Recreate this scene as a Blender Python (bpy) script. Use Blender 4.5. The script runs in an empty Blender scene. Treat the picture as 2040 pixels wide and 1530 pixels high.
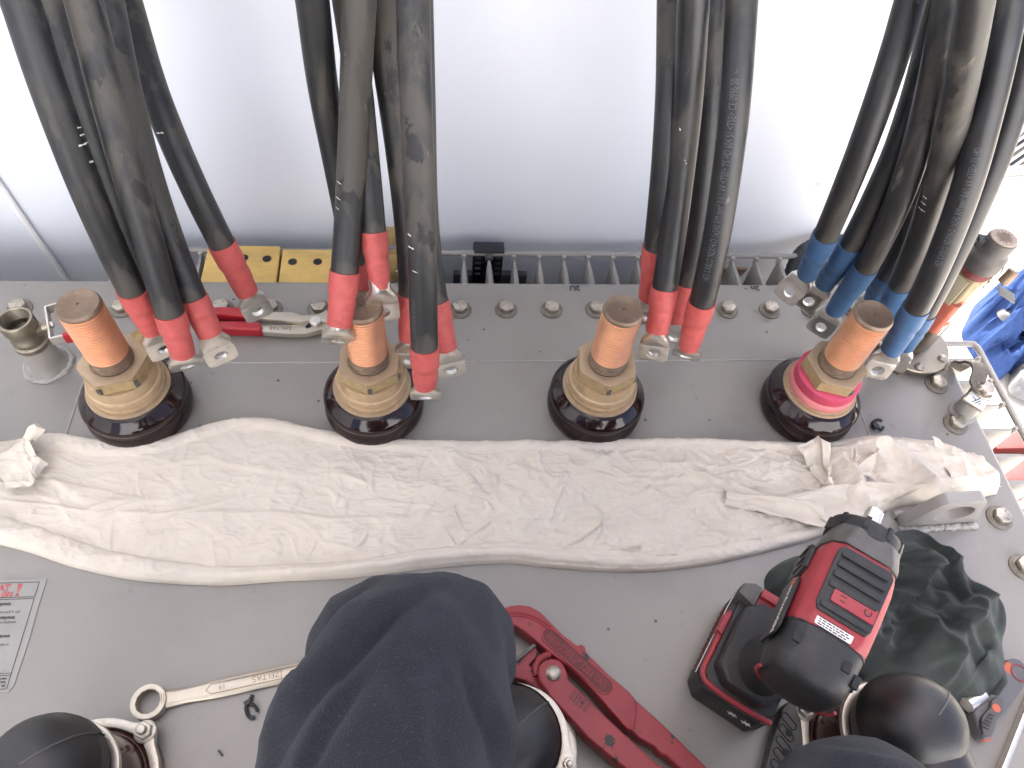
import bpy, bmesh, math, random
import numpy as np
from mathutils import Vector, Matrix
random.seed(7); rng = np.random.default_rng(7)
sc = bpy.context.scene
COL = sc.collection
# ------------------------------------------------------------------ camera, sky, sun, exposure
H = 0.78                      # camera height above the transformer cover (m); cover top is z = 0
FPX = 1460.0
RX = Vector((0.99485933, -0.06367717, 0.07874089)); RY = Vector((-0.00805954, -0.82488226, -0.56524712)); RZ = Vector((0.1009453, 0.56170676, -0.82115502))
cam_d = bpy.data.cameras.new('camera'); cam = bpy.data.objects.new('camera', cam_d); COL.objects.link(cam)
cam_d.sensor_width = 36; cam_d.lens = FPX / 2040 * 36; cam_d.clip_start = 0.02; cam_d.clip_end = 200
mm = Matrix.Identity(4)
for i in range(3):
    mm[i][0] = RX[i]; mm[i][1] = -RY[i]; mm[i][2] = -RZ[i]
mm[2][3] = H
cam.matrix_world = mm
sc.camera = cam
SUN_EL, SUN_AZ = math.radians(56), math.radians(-1)      # azimuth from +Y towards +X
w = bpy.data.worlds.new('World'); sc.world = w; w.use_nodes = True
nt = w.node_tree; bg = nt.nodes['Background']
sky = nt.nodes.new('ShaderNodeTexSky'); sky.sky_type = 'NISHITA'; sky.sun_disc = False
sky.sun_elevation = SUN_EL; sky.sun_rotation = SUN_AZ; sky.air_density = 0.5; sky.dust_density = 4.0; sky.ozone_density = 0.6
nt.links.new(sky.outputs[0], bg.inputs[0]); bg.inputs[1].default_value = 0.135
sd = bpy.data.lights.new('sun', 'SUN'); sd.energy = 5.0; sd.angle = math.radians(0.5); sd.color = (1, .95, .87)
sun = bpy.data.objects.new('sun', sd); COL.objects.link(sun)
sdir = Vector((math.sin(SUN_AZ) * math.cos(SUN_EL), math.cos(SUN_AZ) * math.cos(SUN_EL), math.sin(SUN_EL)))
sun.rotation_euler = sdir.to_track_quat('Z', 'Y').to_euler(); sun.location = (0, 6, 8)
sc.view_settings.view_transform = 'Standard'; sc.view_settings.look = 'None'
sc.view_settings.exposure = 2.2; sc.view_settings.gamma = 1.0
try: sc.view_settings.use_curve_mapping = False
except Exception: pass

# ------------------------------------------------------------------ survey helpers (photo pixel -> point at a known height)
CAM = Vector((0, 0, H))
def ray(px, py): return RX * ((px - 1020) / FPX) + RY * ((py - 765) / FPX) + RZ
def G(px, py, z=0.0):
    r = ray(px, py); t = (z - H) / r.z
    return Vector((r.x * t, r.y * t, z))
def DP(px, py, depth): return CAM + ray(px, py) * depth
def WY(px, py, y):
    r = ray(px, py); return CAM + r * (y / r.y)

# ------------------------------------------------------------------ mesh builder
class MB:
    def __init__(s): s.v = []; s.f = []
    def add(s, vs, fs, m=None):
        n = len(s.v)
        for p in vs:
            p = Vector(p)
            s.v.append(m @ p if m is not None else p)
        for f in fs: s.f.append(tuple(i + n for i in f))
        return s
    def box(s, c, size, m=None, rz=0):
        x, y, z = (d / 2 for d in size); r = Matrix.Rotation(rz, 3, 'Z')
        vs = [r @ Vector((a * x, b * y, d * z)) + Vector(c) for a in (-1, 1) for b in (-1, 1) for d in (-1, 1)]
        return s.add(vs, [(0, 1, 3, 2), (4, 6, 7, 5), (0, 4, 5, 1), (2, 3, 7, 6), (0, 2, 6, 4), (1, 5, 7, 3)], m)
    def bar(s, p0, p1, wdt, thk, up=(0, 0, 1)):
        p0, p1 = Vector(p0), Vector(p1); d = (p1 - p0).normalized(); sd_ = d.cross(Vector(up)).normalized(); u = sd_.cross(d)
        vs = [p + sd_ * a * wdt / 2 + u * b * thk / 2 for p in (p0, p1) for a in (-1, 1) for b in (-1, 1)]
        return s.add(vs, [(0, 1, 3, 2), (4, 6, 7, 5), (0, 4, 5, 1), (2, 3, 7, 6), (0, 2, 6, 4), (1, 5, 7, 3)])
    def loft(s, rings, caps=(True, True), close=True):
        n = len(rings[0]); b = len(s.v)
        for r in rings:
            for p in r: s.v.append(Vector(p))
        for i in range(len(rings) - 1):
            for j in range(n if close else n - 1):
                k = (j + 1) % n
                s.f.append((b + i * n + j, b + i * n + k, b + (i + 1) * n + k, b + (i + 1) * n + j))
        if caps[0]: s.f.append(tuple(b + j for j in reversed(range(n))))
        if caps[1]: s.f.append(tuple(b + (len(rings) - 1) * n + j for j in range(n)))
        return s
    def lathe(s, o, prof, n=32, axis=(0, 0, 1), caps=(True, True)):
        a = Vector(axis).normalized(); x = a.orthogonal().normalized(); y = a.cross(x); o = Vector(o)
        rings = [[o + a * z + (x * math.cos(t) + y * math.sin(t)) * r for t in (2 * math.pi * j / n for j in range(n))] for r, z in prof]
        return s.loft(rings, caps)
    def cyl(s, p0, p1, r0, r1=None, n=20):
        p0, p1 = Vector(p0), Vector(p1)
        return s.lathe(p0, [(r0, 0), (r0 if r1 is None else r1, (p1 - p0).length)], n, p1 - p0)
    def tube(s, pts, rad, n=14, caps=(True, True)):
        pts = [Vector(p) for p in pts]; fr = frames(pts)
        R = rad if hasattr(rad, '__len__') else [rad] * len(pts)
        return s.loft([[p + (x * math.cos(t) + y * math.sin(t)) * r for t in (2 * math.pi * j / n for j in range(n))] for p, (x, y, _), r in zip(pts, fr, R)], caps)
    def prism(s, poly, z0, z1, fr=None):
        """poly: 2-D outline (u, v); fr = (origin, U, V, N) or None for world XY."""
        n = len(poly); b = len(s.v)
        for z in (z0, z1):
            for p in poly:
                s.v.append(Vector((p[0], p[1], z)) if fr is None else fr[0] + fr[1] * p[0] + fr[2] * p[1] + fr[3] * z)
        s.f.append(tuple(b + j for j in reversed(range(n)))); s.f.append(tuple(b + n + j for j in range(n)))
        for j in range(n):
            k = (j + 1) % n; s.f.append((b + j, b + k, b + n + k, b + n + j))
        return s
    def plate(s, outer, inner, z0, z1, fr=None):
        """flat plate with one hole; outer and inner have the same number of points, matched."""
        n = len(outer); b = len(s.v)
        for z in (z0, z1):
            for ring in (outer, inner):
                for p in ring:
                    s.v.append(Vector((p[0], p[1], z)) if fr is None else fr[0] + fr[1] * p[0] + fr[2] * p[1] + fr[3] * z)
        for j in range(n):
            k = (j + 1) % n
            s.f.append((b + k, b + j, b + n + j, b + n + k))
            s.f.append((b + 2 * n + j, b + 2 * n + k, b + 3 * n + k, b + 3 * n + j))
            s.f.append((b + j, b + k, b + 2 * n + k, b + 2 * n + j))
            s.f.append((b + n + k, b + n + j, b + 3 * n + j, b + 3 * n + k))
        return s
    def hexa(s, o, r, h, axis=(0, 0, 1), rot=0):
        a = Vector(axis).normalized(); x = a.orthogonal().normalized(); y = a.cross(x); o = Vector(o)
        def ring(rr, z, n=6): return [o + a * z + (x * math.cos(t) + y * math.sin(t)) * rr for t in (rot + math.pi * 2 * j / n for j in range(n))]
        return s.loft([ring(r, 0), ring(r, h * .86), ring(r * .90, h)])

def frames(pts):
    out = []; n = len(pts); T = [((pts[min(i + 1, n - 1)] - pts[max(i - 1, 0)])).normalized() for i in range(n)]
    x = T[0].orthogonal().normalized()
    for i in range(n):
        x = (x - T[i] * x.dot(T[i])).normalized(); out.append((x, T[i].cross(x), T[i]))
    return out
def crom(P, per=8):
    P = [Vector(p) for p in P]; P = [P[0] * 2 - P[1]] + P + [P[-1] * 2 - P[-2]]; out = []
    for i in range(1, len(P) - 2):
        a, b, c, d = P[i - 1:i + 3]
        for k in range(per):
            t = k / per
            out.append(.5 * ((2 * b) + (c - a) * t + (2 * a - 5 * b + 4 * c - d) * t * t + (3 * b - a - 3 * c + d) * t ** 3))
    out.append(P[-2]); return out
def crom2(P, per=8): return [(p.x, p.y) for p in crom([(a, b, 0) for a, b in P], per)]
def closed2(P, per=6):
    """smooth closed 2-D outline"""
    n = len(P); out = []
    for i in range(n):
        a, b, c, d = (Vector(P[(i + k) % n]) for k in (-1, 0, 1, 2))
        for k in range(per):
            t = k / per; q = .5 * ((2 * b) + (c - a) * t + (2 * a - 5 * b + 4 * c - d) * t * t + (3 * b - a - 3 * c + d) * t ** 3)
            out.append((q.x, q.y))
    return out
def gp(L, z=0.0): return [(p.x, p.y) for p in (G(a, b, z) for a, b in L)]
def rrect(w_, h_, r, n=6):
    out = []
    for cx, cy, a0 in ((w_/2-r, h_/2-r, 0), (-w_/2+r, h_/2-r, 90), (-w_/2+r, -h_/2+r, 180), (w_/2-r, -h_/2+r, 270)):
        for k in range(n):
            a = math.radians(a0 + 90 * k / (n - 1)); out.append((cx + r * math.cos(a), cy + r * math.sin(a)))
    return out

def wloc(o):
    v = Vector((0, 0, 0))
    while o is not None: v = v + o.location; o = o.parent
    return v
def tag(o, label=None, cat=None, group=None, kind=None):
    if label: o['label'] = label
    if cat: o['category'] = cat
    if group: o['group'] = group
    if kind: o['kind'] = kind
    return o
def thing(name, label, cat, loc=(0, 0, 0), group=None):
    o = bpy.data.objects.new(name, None); o.location = loc; o.empty_display_size = .02; COL.objects.link(o)
    return tag(o, label, cat, group)
def build(name, mb, mat, parent=None, bevel=0, bseg=2, smooth=35, origin=None, sharp=30):
    """mesh from world-space geometry, parented without moving it"""
    org = wloc(parent) if parent is not None else (Vector(origin) if origin is not None else Vector((0, 0, 0)))
    me = bpy.data.meshes.new(name)
    bm = bmesh.new()
    vv = [bm.verts.new(p - org) for p in mb.v]
    for f in mb.f:
        try: bm.faces.new([vv[i] for i in f])
        except ValueError: pass
    bmesh.ops.recalc_face_normals(bm, faces=bm.faces)
    if bevel:
        bm.normal_update()
        ed = [e for e in bm.edges if len(e.link_faces) == 2 and e.calc_face_angle(0) > math.radians(sharp)]
        bmesh.ops.bevel(bm, geom=ed, offset=bevel, segments=bseg, profile=.6, affect='EDGES', clamp_overlap=True)
    bm.to_mesh(me); bm.free()
    for p in me.polygons: p.use_smooth = True
    me.set_sharp_from_angle(angle=math.radians(smooth))
    if mat is not None: me.materials.append(mat)
    o = bpy.data.objects.new(name, me); COL.objects.link(o)
    if parent is not None: o.parent = parent
    else: o.location = org
    return o
def solo(name, mb, mat, label, cat, group=None, **k):
    xs = np.array([tuple(v) for v in mb.v]); c = xs.mean(0); c[2] = xs[:, 2].min()
    return tag(build(name, mb, mat, None, origin=c, **k), label, cat, group)

# ------------------------------------------------------------------ lettering (meshes made once, before the scene fills up)
_tc = {}
def text_geo(s, size, extrude=0.0, bold=0.0, align='LEFT'):
    key = (s, size, extrude, bold, align)
    if key in _tc: return _tc[key]
    cu = bpy.data.curves.new('t', 'FONT'); cu.body = s; cu.size = size; cu.extrude = extrude; cu.offset = bold; cu.align_x = align; cu.resolution_u = 3
    o = bpy.data.objects.new('t', cu); COL.objects.link(o)
    dg = bpy.context.evaluated_depsgraph_get(); me = o.evaluated_get(dg).to_mesh()
    r = ([v.co.copy() for v in me.vertices], [tuple(p.vertices) for p in me.polygons])
    bpy.data.objects.remove(o); bpy.data.curves.remove(cu)
    _tc[key] = r; return r
def squeeze(s, size, kx, **k):
    vs, fs = text_geo(s, size, **k); return [Vector((v.x * kx, v.y, v.z)) for v in vs], fs
def put_text(mb, s, size, o, U, V, N, lift=.0004, **k):
    vs, fs = text_geo(s, size, **k)
    o, U, V, N = Vector(o), Vector(U), Vector(V), Vector(N)
    mb.add([o + U * v.x + V * v.y + N * (v.z + lift) for v in vs], fs); return mb
TXT_CABLE = 'HES KABLO N2XH-O 1x240 RM mm\u00b2 0.6/1 kV <TSE> TS HD 604 S1 <TSE> CE 0996 50'
text_geo(TXT_CABLE, .0105)

# ------------------------------------------------------------------ materials
def mat(name, col, rough=.5, metal=0.0, var=.12, vs=30., bump=0.0, bs=300., col2=None, m2=(.5, .6), s2=12., stretch=None, rough2=None, coat=0.0, spec=.5,
        specks=0.0, sks=180., wave=None, layers=(), sheen=0.0, alpha=None, trans=0.0, det=6.0):
    m = bpy.data.materials.new(name); m.use_nodes = True; t = m.node_tree; N, L = t.nodes, t.links
    b = N['Principled BSDF']; b.inputs['Roughness'].default_value = rough; b.inputs['Metallic'].default_value = metal
    b.inputs['Specular IOR Level'].default_value = spec
    if coat: b.inputs['Coat Weight'].default_value = coat; b.inputs['Coat Roughness'].default_value = .06
    if sheen: b.inputs['Sheen Weight'].default_value = sheen; b.inputs['Sheen Roughness'].default_value = .6
    if trans: b.inputs['Transmission Weight'].default_value = trans
    if alpha is not None: b.inputs['Alpha'].default_value = alpha
    tc = N.new('ShaderNodeTexCoord'); src = tc.outputs['Object']
    if stretch:
        mp = N.new('ShaderNodeMapping'); mp.inputs['Scale'].default_value = stretch; L.new(src, mp.inputs['Vector']); srcS = mp.outputs[0]
    else: srcS = src
    def noise(scale, s_=None, detail=det, rg=.6):
        n = N.new('ShaderNodeTexNoise'); n.inputs['Scale'].default_value = scale; n.inputs['Detail'].default_value = detail; n.inputs['Roughness'].default_value = rg
        L.new(s_ if s_ is not None else src, n.inputs['Vector']); return n.outputs['Fac']
    def ramp(fac, a, b_):
        r = N.new('ShaderNodeMapRange'); r.inputs['From Min'].default_value = a; r.inputs['From Max'].default_value = b_; L.new(fac, r.inputs['Value']); return r.outputs[0]
    def mix(fac, c1, c2, mode='MIX'):
        x = N.new('ShaderNodeMix'); x.data_type = 'RGBA'; x.blend_type = mode
        if isinstance(fac, (int, float)): x.inputs['Factor'].default_value = fac
        else: L.new(fac, x.inputs['Factor'])
        for s_, c in ((x.inputs['A'], c1), (x.inputs['B'], c2)):
            if isinstance(c, tuple): s_.default_value = (*c, 1)
            else: L.new(c, s_)
        return x.outputs['Result']
    c = mix(ramp(noise(vs), .3, .7), tuple(x * (1 - var) for x in col), tuple(min(1, x * (1 + var)) for x in col))
    if col2 is not None:
        f2 = ramp(noise(s2, srcS), *m2); c = mix(f2, c, col2)
        if rough2 is not None:
            q = N.new('ShaderNodeMapRange'); q.inputs['To Min'].default_value = rough; q.inputs['To Max'].default_value = rough2; L.new(f2, q.inputs['Value']); L.new(q.outputs[0], b.inputs['Roughness'])
    for (lc, a, b_, ss, st) in layers:
        s_ = src
        if st:
            mp = N.new('ShaderNodeMapping'); mp.inputs['Scale'].default_value = st; mp.inputs['Location'].default_value = (ss, .3 * ss, .7); L.new(src, mp.inputs['Vector']); s_ = mp.outputs[0]
        c = mix(ramp(noise(ss, s_), a, b_), c, lc)
    if specks:
        v = N.new('ShaderNodeTexVoronoi'); v.inputs['Scale'].default_value = sks; L.new(src, v.inputs['Vector'])
        sep = N.new('ShaderNodeSeparateColor'); L.new(v.outputs['Color'], sep.inputs[0])
        near = ramp(v.outputs['Distance'], .22, .12); pick = ramp(sep.outputs[0], 1 - specks, 1 - specks + .001)
        mu = N.new('ShaderNodeMath'); mu.operation = 'MULTIPLY'; L.new(near, mu.inputs[0]); L.new(pick, mu.inputs[1])
        c = mix(mu.outputs[0], c, (.05, .045, .04))
    L.new(c, b.inputs['Base Color'])
    hgt = None
    if bump: hgt = noise(bs)
    if wave:
        wv = N.new('ShaderNodeTexWave'); wv.inputs['Scale'].default_value = wave; wv.inputs['Distortion'].default_value = .6; wv.bands_direction = 'DIAGONAL'; L.new(src, wv.inputs['Vector'])
        if hgt is None: hgt = wv.outputs['Fac']
        else:
            ad = N.new('ShaderNodeMath'); L.new(hgt, ad.inputs[0]); L.new(wv.outputs['Fac'], ad.inputs[1]); hgt = ad.outputs[0]
    if hgt is not None:
        bp = N.new('ShaderNodeBump'); bp.inputs['Strength'].default_value = 1.0; bp.inputs['Distance'].default_value = bump or .0003
        L.new(hgt, bp.inputs['Height']); L.new(bp.outputs[0], b.inputs['Normal'])
    return m
STR = (1, 1, .22)
MT = {}
MT['cover'] = mat('grey_paint', (.25, .229, .205), .30, var=.05, vs=5, bump=.00012, bs=260, col2=(.222, .202, .18), m2=(.52, .75), s2=9, specks=.030, sks=95,
                  layers=[((.17, .155, .135), .66, .74, 31., None), ((.16, .15, .14), .70, .74, 120., None)])
MT['paint'] = mat('grey_paint_trim', (.285, .265, .24), .36, var=.06, vs=14, bump=.00015, bs=220)
MT['weld'] = mat('painted_weld', (.36, .34, .31), .42, var=.1, vs=60, bump=.0012, bs=160)
MT['wall'] = mat('white_plaster', (.755, .785, .835), .65, var=.025, vs=3, bump=.0005, bs=24, col2=(.69, .71, .75), m2=(.62, .8), s2=2.5, specks=0, sks=110,
                 layers=[((.52, .50, .47), .72, .78, 9., None), ((.50, .49, .48), .735, .75, 45., None)])
MT['zinc'] = mat('zinc', (.43, .385, .32), .40, .85, var=.18, vs=90, bump=.0002, bs=400, col2=(.30, .27, .22), m2=(.55, .7), s2=140)
MT['washer'] = mat('dull_washer', (.20, .175, .145), .5, .7, var=.2, vs=120)
MT['copper'] = mat('bare_copper', (.68, .345, .195), .38, .80, var=.10, vs=40, bump=.0001, bs=700, col2=(.58, .28, .15), m2=(.55, .8), s2=25)
MT['tarnish'] = mat('tarnished_copper', (.21, .145, .10), .5, .55, var=.12, vs=60, bump=.0001, bs=500, col2=(.28, .21, .15), m2=(.5, .7), s2=60)
MT['brass'] = mat('dull_brass', (.50, .36, .215), .50, .4, var=.12, vs=70, bump=.0001, bs=400, col2=(.33, .24, .13), m2=(.52, .72), s2=50)
MT['brass_top'] = mat('brass_matte', (.40, .29, .185), .55, .3, var=.08, vs=80, bump=.0001, bs=500)
MT['brass_edge'] = mat('brass_bright', (.47, .35, .185), .45, .5, var=.14, vs=130, col2=(.14, .10, .05), m2=(.66, .72), s2=130)
MT['porcelain'] = mat('brown_glaze', (.016, .0070, .0068), .09, var=.2, vs=20, spec=.42, bump=.0002, bs=40)
MT['pink'] = mat('pink_gasket', (.52, .06, .115), .42, var=.08, vs=60)
MT['pink2'] = mat('pale_pink_gasket', (.62, .20, .20), .4, var=.1, vs=60)
MT['cable'] = mat('dusty_cable_jacket', (.014, .014, .0145), .46, var=.3, vs=30, bump=.00018, bs=500, rough2=.62,
                  col2=(.056, .050, .041), m2=(.50, .59), s2=22, stretch=STR,
                  layers=[((.011, .011, .012), .585, .61, 34., (1, 1, .4)), ((.13, .118, .098), .66, .74, 60., (1, 1, .10)), ((.17, .16, .15), .70, .76, 210., (1, 1, .12))])
MT['cable2'] = mat('clean_cable_jacket', (.014, .014, .0155), .40, var=.3, vs=30, bump=.00012, bs=500, rough2=.5,
                   col2=(.05, .044, .036), m2=(.54, .66), s2=16, stretch=STR,
                   layers=[((.13, .115, .09), .68, .76, 90., (1, 1, .08)), ((.16, .15, .14), .72, .78, 240., (1, 1, .15))])
MT['red'] = mat('red_heat_shrink', (.47, .086, .076), .58, var=.14, vs=45, bump=.0009, bs=55, col2=(.34, .045, .042), m2=(.5, .7), s2=40)
MT['blue'] = mat('blue_heat_shrink', (.042, .105, .215), .55, var=.14, vs=45, bump=.0009, bs=55, col2=(.03, .075, .17), m2=(.5, .7), s2=40)
MT['tin'] = mat('tinned_lug', (.74, .71, .65), .30, .95, var=.1, vs=60, bump=.0006, bs=90, col2=(.50, .46, .38), m2=(.58, .75), s2=110)
MT['dirtyred'] = mat('dirty_red_recess', (.13, .022, .024), .6, var=.2, vs=60)
MT['chalk'] = mat('white_paint_mark', (.62, .62, .58), .7, var=.1)
MT['print'] = mat('grey_print', (.085, .09, .095), .6, var=.1)
MT['printdark'] = mat('dark_print', (.035, .03, .03), .7, var=.1)
MT['printred'] = mat('red_print', (.42, .10, .10), .7, var=.25, vs=300)
MT['marker'] = mat('black_marker', (.02, .02, .025), .5)
MT['sticker'] = mat('faded_sticker', (.285, .272, .245), .5, var=.06, vs=30, bump=.0001, bs=300)
MT['white_print'] = mat('white_print', (.75, .74, .70), .5, var=.1, vs=200)
MT['cloth'] = mat('white_cotton', (.64, .57, .48), .9, var=.05, vs=25, bump=.00035, bs=1500, col2=(.62, .57, .48), m2=(.5, .78), s2=13, spec=.2,
                  layers=[((.40, .36, .30), .715, .79, 60., None)])
MT['denim'] = mat('navy_denim', (.021, .023, .030), .9, var=.3, vs=900, bump=.0015, bs=800, spec=.15, sheen=.10, col2=(.032, .036, .047), m2=(.5, .72), s2=20,
                  layers=[((.075, .080, .098), .60, .70, 900., None), ((.038, .030, .026), .66, .78, 34., None)])
MT['green'] = mat('dark_green_knit', (.028, .033, .031), .92, var=.3, vs=700, bump=.0006, bs=1300, spec=.15, sheen=.12, col2=(.045, .058, .049), m2=(.5, .7), s2=26)
MT['bluecloth'] = mat('blue_work_cloth', (.026, .055, .165), .9, var=.2, vs=60, bump=.0006, bs=600, spec=.2)
MT['rubber'] = mat('black_rubber', (.016, .015, .015), .42, var=.3, vs=20, bump=.00015, bs=300, rough2=.6, col2=(.030, .026, .022), m2=(.5, .7), s2=18)
MT['greyrubber'] = mat('grey_rubber', (.075, .072, .068), .55, var=.15, vs=30)
MT['resin'] = mat('brown_resin', (.055, .020, .016), .22, var=.15, vs=30, coat=.3)
MT['alu'] = mat('cast_aluminium', (.50, .46, .395), .40, .75, var=.1, vs=90, bump=.0003, bs=350, col2=(.42, .34, .25), m2=(.58, .74), s2=70)
MT['nickel'] = mat('dull_nickel', (.27, .238, .185), .38, .85, var=.12, vs=60, bump=.0002, bs=300)
MT['steel'] = mat('satin_steel', (.62, .59, .54), .34, .85, var=.08, vs=80, bump=.0001, bs=500)
MT['chrome'] = mat('matte_chrome', (.46, .41, .34), .40, .7, var=.06, vs=60, bump=.00008, bs=600)
MT['dark'] = mat('dark_gap', (.012, .012, .012), .7)
MT['gripred'] = mat('red_grip', (.36, .012, .022), .35, var=.12, vs=50)
MT['toolred'] = mat('red_tool_paint', (.27, .028, .034), .5, var=.1, vs=40, bump=.0002, bs=400, col2=(.040, .032, .028), m2=(.615, .635), s2=42, rough2=.6,
                    layers=[((.06, .045, .04), .70, .72, 150., None)])
MT['caseRed'] = mat('red_tool_plastic', (.315, .034, .042), .48, var=.12, vs=40, bump=.0001, bs=600, layers=[((.09, .04, .035), .72, .76, 110., None)])
MT['caseblk'] = mat('black_tool_rubber', (.019, .018, .018), .5, var=.25, vs=60, bump=.0002, bs=700, rough2=.65, col2=(.045, .042, .038), m2=(.56, .72), s2=40)
MT['casegrey'] = mat('dusty_grey_casting', (.10, .092, .082), .5, .2, var=.2, vs=60, bump=.0002, bs=400)
MT['knifegrey'] = mat('worn_grey_plastic', (.10, .095, .10), .55, var=.12, vs=60, col2=(.42, .09, .04), m2=(.60, .66), s2=26)
MT['orange'] = mat('orange_plastic', (.46, .10, .05), .5, var=.1)
MT['yellow'] = mat('yellow_lacquered_plate', (.62, .41, .12), .55, var=.10, vs=50, bump=.0004, bs=160, col2=(.50, .33, .11), m2=(.5, .7), s2=60, stretch=(.25, 1, 1))
MT['gold'] = mat('aged_brass_casting', (.36, .25, .10), .5, .4, var=.15, vs=60)
MT['blackplastic'] = mat('black_plastic', (.014, .015, .018), .45, var=.2, vs=80)
MT['darkpanel'] = mat('dark_grey_panel', (.075, .075, .08), .6, var=.1, vs=20)
MT['conduit'] = mat('white_conduit', (.86, .85, .82), .5, var=.03, vs=50, bump=.0006, bs=60)
MT['wood'] = mat('raw_wood', (.42, .30, .20), .7, var=.2, vs=60, stretch=(.2, 1, 1), col2=(.30, .2, .12), m2=(.5, .6), s2=60)
MT['card'] = mat('pale_cardboard', (.40, .31, .25), .8, var=.08, vs=20)
MT['paper'] = mat('white_paper', (.78, .76, .74), .8, var=.04, vs=20)
MT['ragwhite'] = mat('white_rag_cotton', (.15, .155, .16), .9, var=.1, vs=40)
MT['concrete'] = mat('pale_concrete', (.62, .58, .52), .85, var=.10, vs=6, bump=.002, bs=40)
MT['galv'] = mat('pale_galvanised', (.24, .245, .25), .5, .2, var=.1, vs=20)
MT['redvalve'] = mat('red_oxide_paint', (.17, .034, .032), .5, var=.15, vs=30)
MT['skin'] = mat('skin', (.42, .26, .19), .55, var=.06, vs=40)
MT['shirt'] = mat('grey_shirt', (.12, .13, .15), .9, var=.1, vs=300)
MT['hair'] = mat('dark_hair', (.02, .016, .013), .6, var=.2, vs=200)
MT['oilred'] = mat('red_float', (.62, .17, .12), .4, var=.08, vs=40)
MT['capgrey'] = mat('dusty_steel_cap', (.115, .102, .092), .55, .3, var=.15, vs=60)
MT['oilyellow'] = mat('yellowed_tube_back', (.40, .34, .225), .45, var=.08, vs=40, spec=.4)
MT['darkoil'] = mat('dark_oil', (.11, .085, .07), .3, var=.2, vs=80)
gl = mat('clear_polycarbonate', (.93, .90, .82), .06, trans=1.0, var=.02); gl.node_tree.nodes['Principled BSDF'].inputs['IOR'].default_value = 1.2; MT['clear'] = gl
MT['braid'] = mat('tinned_braid', (.155, .138, .112), .55, .6, var=.35, vs=500, bump=.001, bs=700)
# ------------------------------------------------------------------ the room: floor, walls, plus an added canopy and reflector wall
m = MB(); m.add([(-6, -8, -1.3), (14, -8, -1.3), (14, 14, -1.3), (-6, 14, -1.3)], [(0, 1, 2, 3)])
tag(build('ground', m, MT['concrete'], smooth=10), 'pale concrete yard around the transformer, bright in the sun', kind='structure')
WALLY = 0.842
m = MB(); m.box((-.58, WALLY + .1, .45), (2.84, .2, 3.5))
tag(build('back_wall', m, MT['wall'], bevel=.004), 'white plastered wall behind the transformer', kind='structure')
m = MB(); m.box((-2.1, -.3, .45), (.2, 2.3, 3.5))
tag(build('side_wall', m, MT['wall'], bevel=.004), 'white plastered wall left of the transformer', kind='structure')

m = MB(); m.box((-.84, -.80, 2.28), (2.37, 1.7, .16))  # added slab out of view: blocks sky so the cover brightens to the right
tag(build('shade_canopy', m, MT['wall'], bevel=.004), 'added unseen canopy holding sky light off the left of the transformer', kind='structure')
m = MB(); m.box((2.3, -4.6, 1.2), (9.8, .2, 5.0))  # added reflector out of view: returns sunlight to the shaded back wall
tag(build('bounce_wall', m, MT['wall'], bevel=.004), 'added unseen sunlit wall across the yard, bouncing light onto the back wall', kind='structure')
# thin white conduit running down the wall
a = WY(-60, 285, WALLY - .006); b = WY(0, 370, WALLY - .006); c = WY(135, 560, WALLY - .006)
dv = (b - c) / (b.z - c.z)
pts = [c + dv * (z_ - c.z) + Vector((.0006 * math.sin(z_ * 37), 0, 0)) for z_ in np.linspace(1.6, -1.28, 60)]
m = MB(); m.tube(pts, [.0042 + .0004 * math.sin(i * 1.7) for i in range(len(pts))], 10)
solo('wall_conduit', m, MT['conduit'], 'thin white conduit running down the white wall at far left', 'conduit')
# dark panel low on the wall, seen between the fins
m = MB(); m.box((.0885, WALLY - .006, -.285), (.122, .012, .34))
m2 = MB()
for k in range(5): m2.box((.0885, WALLY - .0135, -.18 - .05 * k), (.105, .005, .012))
t = thing('wall_vent', 'dark grey vent panel on the wall seen between the cooling fins', 'vent', (.0885, WALLY, -.455))
build('vent_panel', m, MT['darkpanel'], t, bevel=.002); build('louvre', m2, MT['blackplastic'], t)

# ------------------------------------------------------------------ transformer
TX0, TX1, TY0, TY1 = -1.15, .722, -.62, .714
tr = thing('transformer', 'grey painted oil transformer with bolted flat cover and finned sides', 'transformer', (-.2, 0, -1.3))
# cover: rounded corners at the back, edge rolled down
def rr_outline(x0, x1, y0, y1, r, n=8):
    o = []
    for cx, cy, a0 in ((x1 - r, y1 - r, 0), (x0 + r, y1 - r, 90), (x0 + r, y0 + r, 180), (x1 - r, y0 + r, 270)):
        for k in range(n):
            a = math.radians(a0 + 90 * k / (n - 1)); o.append((cx + r * math.cos(a), cy + r * math.sin(a)))
    return o
prof = [(.0, 0), (.004, -.0006), (.008, -.0028), (.0105, -.006), (.012, -.011), (.012, -.034), (.004, -.036)]
m = MB(); rings = [[Vector((x, y, z)) for x, y in rr_outline(TX0 - d, TX1 + d - .012, TY0 - d, TY1 + d - .012, .03 + d)] for d, z in prof]
m.loft(rings, (True, True))
build('cover', m, MT['cover'], tr, smooth=60)
m = MB(); m.box(((TX0 + TX1) / 2, (TY0 + TY1) / 2, -.66), (TX1 - TX0 - .05, TY1 - TY0 - .05, 1.25))
build('tank', m, MT['paint'], tr, bevel=.01)
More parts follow.
